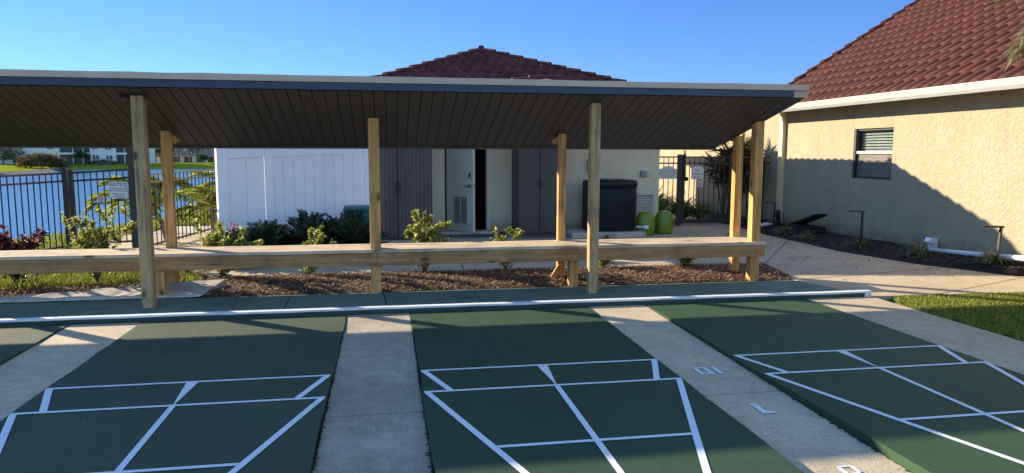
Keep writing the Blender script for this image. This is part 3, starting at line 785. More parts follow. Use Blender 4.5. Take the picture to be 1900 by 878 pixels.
for i in range(n+1):
    x = -8.0+12.57*i/n; d = r.uniform(-.004, .004); yf = YF-.02+r.uniform(-.003, .003)
    V += [(x, yf, pz(YF)+.068), (x, yf, pz(YF)+.128+d), (x, YF+.12, pz(YF+.12)+.112+d), (x, YF+.12, pz(YF)+.068)]
q.v = V
for i in range(n):
    for k in range(4): q.f.append((4*i+k, 4*i+4+k, 4*i+4+(k+1) % 4, 4*i+(k+1) % 4))
q.f += [(3, 2, 1, 0), (4*n, 4*n+1, 4*n+2, 4*n+3)]
q.build('drip_edge', M['drip'], pav)
q = MB(); q.add([(-8, YB-.02, pz(YB)-.012), (xr(YB), YB-.02, pz(YB)-.012), (xr(YB), YB+.01, pz(YB)-.012), (-8, YB+.01, pz(YB)-.012), (-8, YB-.02, pz(YB)+.09), (xr(YB), YB-.02, pz(YB)+.09), (xr(YB), YB+.01, pz(YB)+.09), (-8, YB+.01, pz(YB)+.09)], [(3, 2, 1, 0), (4, 5, 6, 7), (0, 1, 5, 4), (1, 2, 6, 5), (2, 3, 7, 6), (3, 0, 4, 7)])
q.build('rear_fascia', M['resin_side'], pav)
def post(x, y, w_=.105, zb=0, m='wood_z'):
    q = MB(); a = w_/2
    q.add([(x-a, y-a, zb), (x+a, y-a, zb), (x+a, y+a, zb), (x-a, y+a, zb), (x-a, y-a, pz(y-a)-.003), (x+a, y-a, pz(y-a)-.003), (x+a, y+a, pz(y+a)-.003), (x-a, y+a, pz(y+a)-.003)],
          [(3, 2, 1, 0), (4, 5, 6, 7), (0, 1, 5, 4), (1, 2, 6, 5), (2, 3, 7, 6), (3, 0, 4, 7)])
    return q.build('post', M[m], pav, bevel=.006)
post(-2.36, 7.66, .112, 0, 'wood_zg'); post(2.235, 7.68, .105, 0, 'wood_zg'); post(-6.95, 7.67)
post(-.13, 8.175, .118, -.03); post(4.405, 8.165, .112, -.03); post(-4.66, 8.175, .11, -.03)
post(-2.385, 8.60, .10, -.05); post(2.095, 8.60, .092, -.05); post(4.40, 8.64, .10, -.05); post(-6.97, 8.6, .10, -.05)
q = MB()                                               # short knee blocks under the ceiling beside the rear posts
q.obox((2.03, 8.66, pz(8.66)-.055), (.028, 0, .028), (0, .022, 0), (-.02, 0, .02)); q.build('knee_block', M['wood_z'], pav)
q = MB(); q.obox((-2.315, 8.66, pz(8.66)-.06), (.028, 0, -.03), (0, .022, 0), (.02, 0, .02)); q.build('knee_block', M['wood_z'], pav)
q = MB(); q.obox((-2.47, 7.64, pz(7.64)-.02), (.035, 0, 0), (0, .04, -.013), (0, .004, .012)); q.build('post_bracket', M['black'], pav)

# ------------------------------------------------------------------ bench
ben = root('long_bench', (0, 8.3, 0), 'very long timber bench running the length of the shelter between its posts', 'bench')
BXL, BXR = -8.0, 4.51
r = random.Random(17)
ys_ = [8.055, 8.195, 8.335, 8.475]
for k, y in enumerate(ys_):
    cuts = [BXL, -4.2+.3*k, -.12 if k == 0 else -.6+.5*k, 2.6-.2*k, BXR]
    if k == 0: cuts = [BXL, -4.66, -.13, 2.15, BXR]
    for a, b in zip(cuts[:-1], cuts[1:]):
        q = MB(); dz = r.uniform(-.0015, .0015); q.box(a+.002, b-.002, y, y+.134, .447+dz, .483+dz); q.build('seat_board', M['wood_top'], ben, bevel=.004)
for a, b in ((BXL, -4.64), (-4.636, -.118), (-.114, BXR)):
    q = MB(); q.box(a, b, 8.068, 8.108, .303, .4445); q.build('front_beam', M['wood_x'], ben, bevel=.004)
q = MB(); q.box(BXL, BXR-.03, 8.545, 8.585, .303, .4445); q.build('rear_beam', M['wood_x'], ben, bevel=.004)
q = MB(); q.box(BXR-.042, BXR-.004, 8.112, 8.54, .303, .4445); q.build('end_beam', M['wood_y'], ben, bevel=.004)
for x in (-2.39, 2.135):
    q = MB(); q.box(x-.052, x+.052, 8.112, 8.21, -.03, .4445); q.build('leg', M['wood_z'], ben, bevel=.005)
    q = MB(); q.box(x-.045, x+.04, 8.215, 8.545, .31, .40); q.build('cross_brace', M['wood_y'], ben)
q = MB(); q.obox((2.03, 8.50, .075), (.05, 0, -.03), (0, .018, 0), (.06, 0, .09)); q.build('leg_gusset', M['wood_z'], ben)

# ------------------------------------------------------------------ roof tiles
def tile_roof(O, a, u, smin, smax, tmax, w_, course, A, step, m, name, parent, seed=0, sub=6, skew=1.0):
    """courses of half-round tiles on a slope: O eave corner, a along the eave, u up the slope"""
    O, a, u = Vector(O), Vector(a).normalized(), Vector(u).normalized(); nrm = a.cross(u)
    if nrm.z < 0: nrm = -nrm
    r = random.Random(seed); q = MB()
    nrow = int(math.ceil(tmax/course))
    for k in range(nrow):
        t0, t1 = k*course, min(tmax, (k+1)*course+.03)
        lo, hi = min(smin(t0), smin(t1)), max(smax(t0), smax(t1)); off = (k % 2)*.5*w_
        j = math.floor((lo-off)/w_)-1
        while off+j*w_ < hi:
            s0 = off+j*w_; j += 1
            if s0+w_ < lo: continue
            jt = r.uniform(-.012, .012); jh = r.uniform(-.004, .004); V = []; ok = False
            tt = [max(0, t0+jt), t1]
            for ti, t in enumerate(tt):
                for i in range(sub+1):
                    uu = i/sub; s = s0+w_*uu; h = A*(max(0, math.sin(math.pi*uu**skew))**.75)+(step if ti == 0 else .004)+jh
                    c = min(max(s, smin(t)), smax(t))
                    V.append(O+a*c+u*t+nrm*h)
            for i in range(sub+1):                          # closed front end of the tile
                uu = i/sub; V.append(V[i]-nrm*(A*(max(0, math.sin(math.pi*uu**skew))**.75)*.92+step*.95))
            F = [(i, i+1, sub+2+i, sub+1+i) for i in range(sub)]+[(2*(sub+1)+i, 2*(sub+1)+i+1, i+1, i) for i in range(sub)]
            F = [f for f in F if ((V[f[1]]-V[f[0]]).length > 1e-4 or (V[f[2]]-V[f[3]]).length > 1e-4)]
            if F: q.add(V, F)
    o = q.build(name, m, parent); 
    o.data.polygons.foreach_set('use_smooth', [True]*len(o.data.polygons))
    return o
def ridge_caps(mb, a, b, r_, L):
    a, b = Vector(a), Vector(b); d = (b-a); n = int(d.length/L); L = d.length/n; n -= 1; d.normalize()
    x = d.cross(Vector((0, 0, 1))).normalized(); z = x.cross(d)
    if z.z < 0: z = -z
    for k in range(n+1):
        p = a+d*L*k; e = p+d*L*1.12; V = []
        for (c, rr, lift) in ((p, r_, .03), (e, r_*.82, .0)):
            for i in range(7):
                an = math.pi*i/6; V.append(c+x*rr*math.cos(an)+z*(rr*.75*math.sin(an)+lift-.02))
        mb.add(V, [(i, i+1, 8+i, 7+i) for i in range(6)]+[(6, 5, 4, 3, 2, 1, 0)])

# ------------------------------------------------------------------ utility building in the middle
ub = root('utility_building', (2.3, 14, 0), 'small cream stucco outbuilding with hipped dark red tile roof and open door', 'building')
WX0, WX1, WY0, WY1, WZ = -.75, 5.44, 14.0, 20.6, 2.42
DX0, DX1, DZ = 1.15, 1.97, 2.08
q = MB()
q.box(WX0, DX0, WY0, WY0+.18, -.1, WZ); q.box(DX1, WX1, WY0, WY0+.18, -.1, WZ); q.box(DX0, DX1, WY0, WY0+.18, DZ, WZ)
q.box(WX0, WX0+.18, WY0+.18, WY1, -.1, WZ); q.box(WX1-.18, WX1, WY0+.18, WY1, -.1, WZ); q.box(WX0+.18, WX1-.18, WY1-.18, WY1, -.1, WZ)
q.build('wall', M['stucco_c'], ub)
q = MB(); q.box(DX0-.6, DX1+.8, 15.6, 15.65, -.05, WZ); q.sheet([(DX0-.6, WY0+.19), (DX1+.8, WY0+.19), (DX1+.8, 15.6), (DX0-.6, 15.6)], .03); q.build('room_interior', M['dark'], ub)
EX0, EX1, EY0, EY1, EZ = -1.2, 5.78, 12.78, 21.0, 2.40
AP = Vector((2.0, 15.4, 3.67)); AP2 = Vector((2.0, 18.4, 3.67))
q = MB(); q.box(EX0+.02, EX1-.02, EY0+.02, EY1-.02, EZ-.02, EZ+.02); q.build('eave_soffit', M['cream_paint'], ub)
q = MB(); q.box(EX0, EX1, EY0-.02, EY0, EZ-.12, EZ+.05); q.box(EX1, EX1+.02, EY0-.02, EY1, EZ-.12, EZ+.05); q.box(EX0-.02, EX0, EY0-.02, EY1, EZ-.12, EZ+.05); q.build('eave_fascia', M['cream_paint'], ub)
def face(O, a, Lw, apex_s0, apex_s1, rise_vec, seed, m, parent, name):
    L = Vector(rise_vec).length
    tile_roof(O, a, rise_vec, lambda t: apex_s0*t/L, lambda t: Lw-(Lw-apex_s1)*t/L, L, .215, .30, .034, .026, m, name, parent, seed)
E0 = Vector((EX0-.05, EY0-.06, EZ+.03)); E1 = Vector((EX1+.06, EY0-.06, EZ+.03)); E2 = Vector((EX1+.06, EY1, EZ+.03)); E3 = Vector((EX0-.05, EY1, EZ+.03))
rf = MB(); rf.add([E0, E1, E2, E3, AP-Vector((0, 0, .01)), AP2-Vector((0, 0, .01))], [(0, 1, 4), (1, 2, 5, 4), (2, 3, 5), (3, 0, 4, 5)])
roofo = rf.build('roof', M['tile_d'], ub)
face(E0, E1-E0, (E1-E0).length, AP.x-E0.x, AP.x-E0.x, (0, AP.y-E0.y, AP.z-E0.z), 1, M['tile_d'], roofo, 'front_tiles')
face(E1, E2-E1, (E2-E1).length, AP.y-E1.y, AP2.y-E1.y, (AP.x-E1.x, 0, AP.z-E1.z), 2, M['tile_d'], roofo, 'side_tiles')
face(E3, E0-E3, (E0-E3).length, E3.y-AP2.y, E3.y-AP.y, (AP.x-E3.x, 0, AP.z-E3.z), 3, M['tile_d'], roofo, 'side_tiles')
q = MB(); up = Vector((0, 0, .045))
ridge_caps(q, E0+up, AP+Vector((0, 0, .02)), .075, .32); ridge_caps(q, E1+up, AP+Vector((0, 0, .02)), .075, .32); ridge_caps(q, AP+up, AP2+up, .065, .32)
q.build('hip_caps', M['tile_d'], roofo, smooth=False)
q = MB(); gl_ = [(EX1+.05, 2.415), (2.8, 2.84), (-.18, 2.415)]
q.yprism(gl_+[(2.8, 2.38)], EY0-.10, EY0+.9); pgb = q.build('shadow_gable', M['cream_paint'], ub)  # unseen gable added to shape the roof shadow on the clubhouse wall
q = MB(); ridge_caps(q, (EX1+.08, EY0-.04, 2.45), (2.8, EY0-.04, 2.875), .075, .30); ridge_caps(q, (-.2, EY0-.04, 2.45), (2.8, EY0-.04, 2.875), .075, .30); q.build('shadow_gable_caps', M['tile_d'], pgb)
q = MB()
for xa, xb in ((EX1+.10, 2.8), (-.23, 2.8)):
    q.add([(xa, EY0-.12, 2.422), (xb, EY0-.12, 2.852), (xb, EY0+1.5, 2.852), (xa, EY0+1.5, 2.422), (xa, EY0-.12, 2.452), (xb, EY0-.12, 2.882), (xb, EY0+1.5, 2.882), (xa, EY0+1.5, 2.452)], [(3, 2, 1, 0), (4, 5, 6, 7), (0, 1, 5, 4), (1, 2, 6, 5), (2, 3, 7, 6), (3, 0, 4, 7)])
q.build('shadow_gable_roof', M['tile_d'], pgb)
# door frame, door leaf
q = MB(); q.box(DX0-.01, DX0+.035, WY0-.02, WY0+.14, .02, DZ); q.box(DX1-.045, DX1+.01, WY0-.02, WY0+.14, .02, DZ); q.box(DX1-.06, DX1-.045, WY0+.06, WY0+.10, .02, DZ); q.box(DX0-.01, DX1+.01, WY0-.02, WY0+.14, DZ, DZ+.05); q.build('door_frame', M['cream_paint'], ub)
q = MB(); q.box(DX0-.045, DX0-.012, WY0-.006, WY0-.001, .03, DZ+.05); q.build('hinge_gap_shade', M['dark'], ub)  # dark strip laid on the wall as the shade of a gap
th = R(56); hx, hy = DX0+.02, WY0-.035; du = Vector((math.cos(th), -math.sin(th), 0)); dn = Vector((-math.sin(th), -math.cos(th), 0)); DW = .76
def dpt(s, z, off=0): return Vector((hx, hy, 0))+du*s+dn*off+Vector((0, 0, z))
q = MB(); q.obox(dpt(DW/2, 1.055), du*DW/2, dn*.022, (0, 0, .99)); door = q.build('door', M['cream_paint'], ub, bevel=.003)
q = MB()
for s0, s1 in ((.20, .385), (.405, .59)):
    z = .235
    q.obox(dpt((s0+s1)/2, .47, .0235), du*(s1-s0)/2, dn*.001, (0, 0, .245))
q.build('louvre_shade', M['dark'], door)  # near-black sheet on the leaf as the shade behind the slats
q = MB()
for s0, s1 in ((.20, .385), (.405, .59)):
    for k in range(24):
        z = .235+k*.02; q.obox(dpt((s0+s1)/2, z, .028), du*(s1-s0)/2, dn*.005+Vector((0, 0, .004)), dn*-.001+Vector((0, 0, .0022)))
for s in (.19, .395, .60): q.obox(dpt(s, .47, .028), du*.010, dn*.006, (0, 0, .255))
for z in (.215, .725): q.obox(dpt(.395, z, .028), du*.215, dn*.006, (0, 0, .010))
q.build('louvre', M['vent'], door)
q = MB(); q.tube([dpt(.70, 1.13, .02), dpt(.70, 1.13, .05)], .045, 16); q.obox(dpt(.715, 1.13, .058), du*.022, dn*.012, (0, 0, .042)); q.build('deadbolt', M['steel'], door)
q = MB(); q.tube([dpt(.70, .93, .02), dpt(.70, .93, .07)], .03, 14); q.tube([dpt(.70, .93, .065), dpt(.64, .932, .07), dpt(.56, .925, .062)], .011, 8); q.obox(dpt(DW+.001, .93), du*.002, dn*.012, (0, 0, .03)); q.build('handle', M['steel'], door)
q = MB(); q.obox(dpt(DW-.03, 1.13, .02), du*.03, dn*.012, (0, 0, .055)); q.build('lock_plate', M['vent'], door)
# wall vent, light, conduit box
q = MB(); q.box(4.98, 5.32, WY0-.006, WY0-.001, .16, .70); vs_ = q.build('wall_vent', M['dark'], ub)  # near-black backing plate paints the shade between the slats
q = MB()
for k in range(11): q.add([(5.0, WY0-.012, .19+k*.045), (5.30, WY0-.012, .19+k*.045), (5.30, WY0-.008, .222+k*.045), (5.0, WY0-.008, .222+k*.045), (5.0, WY0-.03, .185+k*.045), (5.30, WY0-.03, .185+k*.045)], [(0, 1, 2, 3), (4, 5, 2, 3), (4, 5, 1, 0)])
for a, b in ((4.975, 5.0), (5.30, 5.325)): q.box(a, b, WY0-.03, WY0-.007, .15, .71)
q.box(4.975, 5.325, WY0-.03, WY0-.007, .69, .71); q.build('vent_slat', M['vent'], vs_)
q = MB(); q.box(5.03, 5.14, WY0-.09, WY0-.001, 1.07, 1.19); wl = q.build('outlet_cover', M['grey'], ub, bevel=.01)
q = MB(); q.box(5.14, 5.20, WY0-.07, WY0-.001, 1.085, 1.18); q.build('cover_box', M['vent'], wl, bevel=.006)
q = MB(); q.box(3.93, 4.03, WY0-.06, WY0-.001, 1.18, 1.42); q.tube([(3.98, WY0-.03, 1.18), (3.98, WY0-.03, .3)], .012, 8); q.build('conduit_box', M['grey'], ub)

# ------------------------------------------------------------------ storage cabinets
def cabinet(x0, x1, y0, y1, h, label, tapeside):
    c = root('storage_cabinet', ((x0+x1)/2, y0, 0), label, 'cabinet'); cx = (x0+x1)/2
    q = MB(); q.box(x0, x1, y0+.03, y1, .0, h); q.box(x0-.015, x1+.015, y0, y1, h, h+.06); q.build('body', M['resin_side'], c, bevel=.01)
    for sg in (-1, 1):
        a, b = (x0+.012, cx-.004) if sg < 0 else (cx+.004, x1-.012)
        n = 9; P = [(a, y0+.028)]
        ww = (b-a)/n
        for k in range(n):
            xa = a+k*ww; P += [(xa+.012, y0+.0), (xa+ww-.018, y0+.0), (xa+ww-.006, y0+.009)]
        P += [(b, y0+.028)]
        q = MB(); q.prism(P, .05, h-.01); d = q.build('door', M['resin'], c)
        q = MB(); hx_ = cx+sg*.035; q.box(hx_-.014, hx_+.014, y0-.02, y0-.001, .90, 1.04); q.build('handle', M['black'], d, bevel=.004)
    return c
cab1 = cabinet(-.42, .80, 12.92, 13.90, 1.72, 'dark resin double door cabinet beside the white fence, the left of two', 0)
q = MB(); q.tube([(.19+.02, 12.89, .90), (.19+.02, 12.885, .86), (.19-.03, 12.885, .86), (.19-.03, 12.89, .90)], .008, 8); q.box(.16, .23, 12.872, 12.895, .80, .862); pl = q.build('padlock', M['black'], cab1)
cab2 = cabinet(2.40, 3.24, 13.28, 13.93, 1.72, 'grey brown ribbed resin cabinet right of the open door', 0)
q = MB(); q.box(2.885, 2.925, 13.262, 13.277, .10, .13); q.box(2.885, 2.925, 13.262, 13.277, .16, .19); q.box(2.885, 2.898, 13.262, 13.277, .13, .16); q.box(2.912, 2.925, 13.262, 13.277, .19, .215); q.box(2.885, 2.925, 13.262, 13.277, .215, .235); q.build('red_mark', mat('red_mark_paint', (.28, .02, .05), .6), cab2)

# ------------------------------------------------------------------ pool heater on its pad
q = MB(); q.prism([(3.34, 12.82), (4.72, 12.82), (4.78, 12.88), (4.78, 13.93), (3.34, 13.93)], -.02, .085); thing('equipment_pad', q, M['walk'], 'pale concrete pad under the black heat pump', 'pad', bevel=.01)
ac = root('heat_pump', (4.12, 13.35, .085), 'large black round sided heat pump standing on a concrete pad', 'heat pump')
def sell(cx, cy, a, b, z, n=48, p=3.2):
    P = []
    for k in range(n):
        t = 2*math.pi*k/n; c, s = math.cos(t), math.sin(t); P.append((cx+a*abs(c)**(2/p)*(1 if c > 0 else -1), cy+b*abs(s)**(2/p)*(1 if s > 0 else -1), z))
    return P
def loft(mb, rings, capb=True, capt=True):
    n = len(rings[0]); vs = [v for r_ in rings for v in r_]; fs = []
    for i in range(len(rings)-1):
        for k in range(n): fs.append((i*n+k, i*n+(k+1) % n, (i+1)*n+(k+1) % n, (i+1)*n+k))
    if capb: fs.append(tuple(range(n-1, -1, -1)))
    if capt: fs.append(tuple((len(rings)-1)*n+k for k in range(n)))
    mb.add(vs, fs)
q = MB(); c0 = (4.20, 13.33)
loft(q, [sell(*c0, .435, .40, .086), sell(*c0, .445, .41, .12), sell(*c0, .455, .42, .6), sell(*c0, .475, .43, .92)]); q.build('casing', M['ac'], ac, smooth=True)
q = MB()
for z in np.arange(.16, .90, .028): loft(q, [sell(*c0, .456+.02*(z/.9), .424, z), sell(*c0, .463+.02*(z/.9), .430, z+.008), sell(*c0, .456+.02*(z/.9), .424, z+.016)], False, False)
q.build('grille', M['ac'], ac)
q = MB()
loft(q, [sell(*c0, .485, .44, .922), sell(*c0, .49, .445, .99), sell(*c0, .46, .41, 1.03), sell(*c0, .28, .25, 1.05)]); q.build('top_cover', M['ac'], ac, smooth=True)
q = MB(); q.box(3.70, 3.82, 13.0, 13.5, .087, 1.02); q.build('side_panel', M['ac'], ac, bevel=.02)
q = MB(); q.tube([(4.60, 12.93, .17), (4.74, 12.86, .165)], .022, 12); pp = q.build('drain_pipe', M['vent'], ac)
q = MB(); q.tube([(4.735, 12.862, .165), (4.80, 12.83, .162)], .036, 12); q.build('pipe_cap', M['white'], pp)
tp = root('hose_spigot', (3.66, 12.62, 0), 'short garden tap on a stub pipe in front of the heat pump', 'tap')
q = MB(); q.tube([(3.66, 12.62, 0), (3.66, 12.62, .26)], .012, 8); q.build('pipe', M['bronze'], tp)
q = MB(); q.tube([(3.66, 12.64, .22), (3.66, 12.56, .22), (3.66, 12.53, .19)], .014, 8); q.tube([(3.66, 12.60, .26), (3.66, 12.60, .275)], .03, 8); q.build('tap_valve', M['vent'], tp)

# lime green ceramic garden pots
def garden_pot(x, y, label):
    t = root('garden_pot', (x, y, 0), label, 'pot', 'lime green ribbed pots')
    prof = [(.135, 0), (.165, .01)]
    for k in range(8): z = .02+k*.027; rr = .165+.018*math.sin((k+.5)/11*math.pi); prof += [(rr, z), (rr+.007, z+.010), (rr, z+.021)]
    prof += [(.178, .25), (.168, .31), (.145, .37), (.118, .415), (.108, .425)]
    q = MB(); q.lathe((x, y, 0), prof, 40); b = q.build('body', M['pot'], t, smooth=True)
    q = MB(); q.lathe((x, y, 0), [(.106, .4255), (.106, .432), (.05, .434)], 32); q.build('lid', M['pot'], t, smooth=True)
    return t
garden_pot(4.845, 13.12, 'lime green ribbed ceramic pot next to the heat pump pad')
garden_pot(5.265, 13.25, 'lime green ribbed ceramic pot at the building corner near the gate')

# ------------------------------------------------------------------ fences and gates
def picket_panel(mb, a, b, zt, rails, zb, n, w_=.014):
    a, b = Vector(a), Vector(b); d = b-a
    for k in range(1, n+1):
        u = k/(n+1); p = a+d*u; mb.box(p.x-w_/2, p.x+w_/2, p.y-w_/2, p.y+w_/2, p.z+zb, p.z+zt)
    for z in rails: mb.bar(a+Vector((0, 0, z)), b+Vector((0, 0, z)), .026, .028)
# lake side fence, left panel
A = Vector((-7.6, 9.1, -.04)); B = Vector((-4.93, 12.3, .02))
def lakefence(A, B, n, label, posts, h=1.22):
    t = root('picket_fence', ((A.x+B.x)/2, (A.y+B.y)/2, 0), label, 'fence')
    q = MB(); picket_panel(q, A, B, h, (h-.012, h-.135, .07), .03, n); q.build('picket_panel', M['black'], t)
    for p in posts:
        q = MB(); q.box(p.x-.032, p.x+.032, p.y-.032, p.y+.032, p.z-.1, p.z+h+.05); q.box(p.x-.037, p.x+.037, p.y-.037, p.y+.037, p.z+h+.05, p.z+h+.068); q.build('post', M['black'], t)
    return t
def lf_pt(px, py, Y):
    v = at(px, py, Y); return v
TL = at(117, 320, 12.3); T0 = at(0, 335, 11.45); dL = (T0-TL); Aend = TL+dL*3.0
zt = 1.22
A = Vector((Aend.x, Aend.y, -.06)); B = Vector((TL.x, TL.y, TL.z-zt))
lakefence(A, B, 29, 'black picket fence panel by the lake, left of the gate with the notice sign', [Vector((B.x+.02, B.y, B.z)), A])
G0 = at(131, 320, 12.3); G1 = at(240, 313, 12.02)
gt = root('picket_gate', ((G0.x+G1.x)/2, 12.15, 0), 'black picket gate by the lake carrying the notice sign', 'gate')
q = MB(); g0 = Vector((G0.x, G0.y, G0.z-zt)); g1 = Vector((G1.x, G1.y, G1.z-zt)); picket_panel(q, g0, g1, zt, (zt-.012, zt-.135, .10), .08, 8); q.build('picket_panel', M['black'], gt)
q = MB(); q.box(g0.x-.03, g0.x+.03, g0.y-.03, g0.y+.03, g0.z+.04, g0.z+zt+.04); q.build('gate_stile', M['black'], gt)
q = MB(); q.box(g1.x-.02, g1.x+.02, g1.y-.02, g1.y+.02, g1.z+.04, g1.z+zt+.01); q.build('gate_stile', M['black'], gt)
q = MB(); z = g0.z+.86; q.box(g0.x-.09, g0.x-.03, g0.y-.04, g0.y+.03, z, z+.06); q.build('hinge', M['black'], gt)
q = MB(); k = at(190, 377, 12.1); q.tube([k, at(183, 379, 12.08), at(176, 380, 12.1)], .009, 6); q.build('latch_handle', M['black'], gt); q = MB(); k2 = at(225, 366, 12.05); q.box(k2.x-.075, k2.x+.06, k2.y-.05, k2.y-.02, k2.z-.055, k2.z-.025); q.build('latch_bar', M['black'], gt)
tpst = root('gate_post', (-3.87, 11.98, 0), 'tall dark square post between the lake gate and the fence', 'post')
tt = at(243, 262, 11.98)
q = MB(); q.box(tt.x-.055, tt.x+.055, 11.93, 12.04, -.1, 2.15); q.build('shaft', M['bronze'], tpst, bevel=.004)
q = MB(); q.tube([(tt.x+.085, 11.95, 0), (tt.x+.085, 11.95, 2.1)], .018, 8); q.build('conduit', M['grey'], tpst)
F0 = at(258, 324, 12.0); F1 = at(390, 314, 14.6)
f0 = Vector((F0.x, F0.y, F0.z-1.20)); f1 = Vector((F1.x, F1.y, F1.z-1.20)); f2 = f1+(f1-f0)*.55
lakefence(f0, f2, 26, 'black picket fence panel running behind the white fence from the tall post', [f0, f2], 1.20)

# gate to the pool
pg = root('pool_fence', (6.6, 14.6, 0), 'dark metal picket fence and gate between outbuilding and clubhouse', 'fence')
GY = 14.6; H = 1.475
def pbox(mb, x, w_, z0, z1, d=.03): mb.box(x-w_/2, x+w_/2, GY-d, GY+d, z0, z1)
q = MB(); picket_panel(q, (5.45, GY, 0), (6.09, GY, 0), H, (H-.015, H-.145, .10), .06, 5); q.build('picket_panel', M['black'], pg)
q = MB(); picket_panel(q, (7.42, GY, 0), (8.18, GY, 0), H, (H-.015, H-.145, .10), .06, 5); q.build('picket_panel', M['black'], pg)
q = MB(); pbox(q, 6.125, .085, -.05, H+.04, .04); q.build('post', M['bronze'], pg)
q = MB(); pbox(q, 7.365, .09, -.05, H+.08, .04); q.build('post', M['bronze'], pg)
q = MB(); picket_panel(q, (6.235, GY, 0), (7.25, GY, 0), H, (H-.015, H-.145), .08, 8); gl = q.build('gate_leaf', M['bronze'], pg)
q = MB(); pbox(q, 6.21, .055, .05, H+.02); pbox(q, 7.275, .06, .05, H+.02); q.box(6.24, 7.244, GY-.022, GY+.022, .055, .135); q.build('gate_frame', M['bronze'], gl)
q = MB(); q.tube([(6.21, GY-.05, 1.02), (6.21, GY-.05, 1.52)], .035, 10); q.tube([(6.21, GY-.05, 1.52), (6.21, GY-.05, 1.60)], .016, 8); q.tube([(6.22, GY-.09, 1.00), (6.27, GY-.09, 1.00)], .045, 10); q.build('latch', M['black'], gl)

# signs
def frame(o, x, n):                                    # plane matrix: origin, local x, facing normal
    x = Vector(x).normalized(); n = Vector(n).normalized(); y = n.cross(x)
    return Matrix(((x.x, y.x, n.x, o.x), (x.y, y.y, n.y, o.y), (x.z, y.z, n.z, o.z), (0, 0, 0, 1)))
def arched(w_, h, arch, flat):
    P = [(-w_/2, -h/2), (w_/2, -h/2), (w_/2, h/2-arch)]
    for k in range(0, 13):
        u = 1-k/12*2; P.append((u*w_/2*flat, h/2-arch+arch*math.sqrt(max(0, 1-u*u))*1.0))
    P.append((-w_/2, h/2-arch)); return P
def sign(name, o, xdir, nrm, outline, label, cat='sign'):
    mw = frame(o, xdir, nrm); s = root(name, o, label, cat); q = MB(); n = len(outline)
    V = [mw @ Vector((x, y, -.002)) for x, y in outline]+[mw @ Vector((x, y, .002)) for x, y in outline]
    q.add(V, [tuple(range(n-1, -1, -1)), tuple(range(n, 2*n))]+[(i, (i+1) % n, n+(i+1) % n, n+i) for i in range(n)])
    q.build('panel', M['sign'], s); return s, mw
def put(s, mw, body, size, x, y, m='ink', name='lettering'): return text(name, body, size, M[m], s, mw @ Matrix.Translation((x, y, .0032)))
def border(s, mw, outline, k, t, m='ink'):
    q = MB(); n = len(outline)
    for i in range(n):
        a, b = Vector((*outline[i], 0))*k, Vector((*outline[(i+1) % n], 0))*k
        d = b-a
        if d.length < 1e-5: continue
        d.normalize(); nn = Vector((-d.y, d.x, 0))*t
        q.add([mw @ (p+Vector((0, 0, .0027))) for p in (a, b, b+nn, a+nn)], [(0, 1, 2, 3)])
    q.build('border', M[m], s)
def nosmoke(o, xdir, nrm, w_, h, label):
    s, mw = sign('no_smoking_sign', o, xdir, nrm, [(-w_/2, -h/2), (w_/2, -h/2), (w_/2, h/2), (-w_/2, h/2)], label)
    R1, R2, cy = w_*.40, w_*.31, h*.09; q = MB(); V = []; n = 28
    for k in range(n):
        a = 2*math.pi*k/n; V += [mw @ Vector((R1*math.cos(a), cy+R1*math.sin(a), .0038)), mw @ Vector((R2*math.cos(a), cy+R2*math.sin(a), .0038))]
    q.add(V, [(2*k, (2*k+2) % (2*n), (2*k+3) % (2*n), 2*k+1) for k in range(n)])
    d = Vector((.7071, -.7071, 0)); e = Vector((.7071, .7071, 0))*w_*.045; c = Vector((0, cy, .0042))
    q.add([mw @ (c-d*R2-e), mw @ (c+d*R2-e), mw @ (c+d*R2+e), mw @ (c-d*R2+e)], [(0, 1, 2, 3)]); q.build('prohibition_ring', M['red'], s)
    q = MB(); q.add([mw @ Vector((x, y+cy, .003)) for x, y in ((-R2*.7, -w_*.07), (R2*.6, -w_*.07), (R2*.6, w_*.01), (-R2*.7, w_*.01))], [(0, 1, 2, 3)])
    for i in range(3): q.add([mw @ Vector((x, y+cy, .003)) for x, y in ((R2*.3+i*.006, w_*.05), (R2*.3+i*.006+.003, w_*.05), (R2*.3+i*.006+.003, w_*.16), (R2*.3+i*.006, w_*.16))], [(0, 1, 2, 3)])
    q.build('cigarette', M['ink'], s)
    put(s, mw, 'NO SMOKING', w_*.125, 0, -h*.41, 'ink', 'lettering')
    return s
sgy = GY-.045
def xat(px, py): return at(px, py, sgy)
a, b = xat(1283, 308), xat(1305.5, 332.5); c = (a+b)/2; ol = arched(b.x-a.x, a.z-b.z, .05, .92)
s, mw = sign('clubhouse_sign', c, (1, 0, 0), (0, -1, 0), ol, 'white arched sign reading The Clubhouse Pool 1 on the gate', 'sign')
hh = a.z-b.z; put(s, mw, 'The', .062, 0, hh*.17); put(s, mw, 'Clubhouse', .058, 0, -hh*.10); put(s, mw, 'Pool 1', .058, 0, -hh*.36); border(s, mw, ol, .97, .003, 'ink2')
a, b = xat(1226, 308), xat(1256, 332); a.x -= .03; c = (a+b)/2; ol = arched(b.x-a.x, a.z-b.z, .06, .7)
s, mw = sign('pool_rules_sign', c, (1, 0, 0), (0, -1, 0), ol, 'white arched sign beside the gate saying the pool is closed dusk to dawn', 'sign')
hh = a.z-b.z; put(s, mw, 'POOL SPA CLOSED', .037, 0, hh*.11); put(s, mw, 'FROM DUSK TO DAWN', .034, 0, -hh*.06); put(s, mw, 'NO GLASS, NO FOOD', .030, 0, -hh*.22, 'ink2'); put(s, mw, 'ALL USE SUPERVISED', .026, 0, -hh*.36, 'ink2'); border(s, mw, ol, .97, .003, 'ink2')
a, b = xat(1291, 334), xat(1304, 347.5)
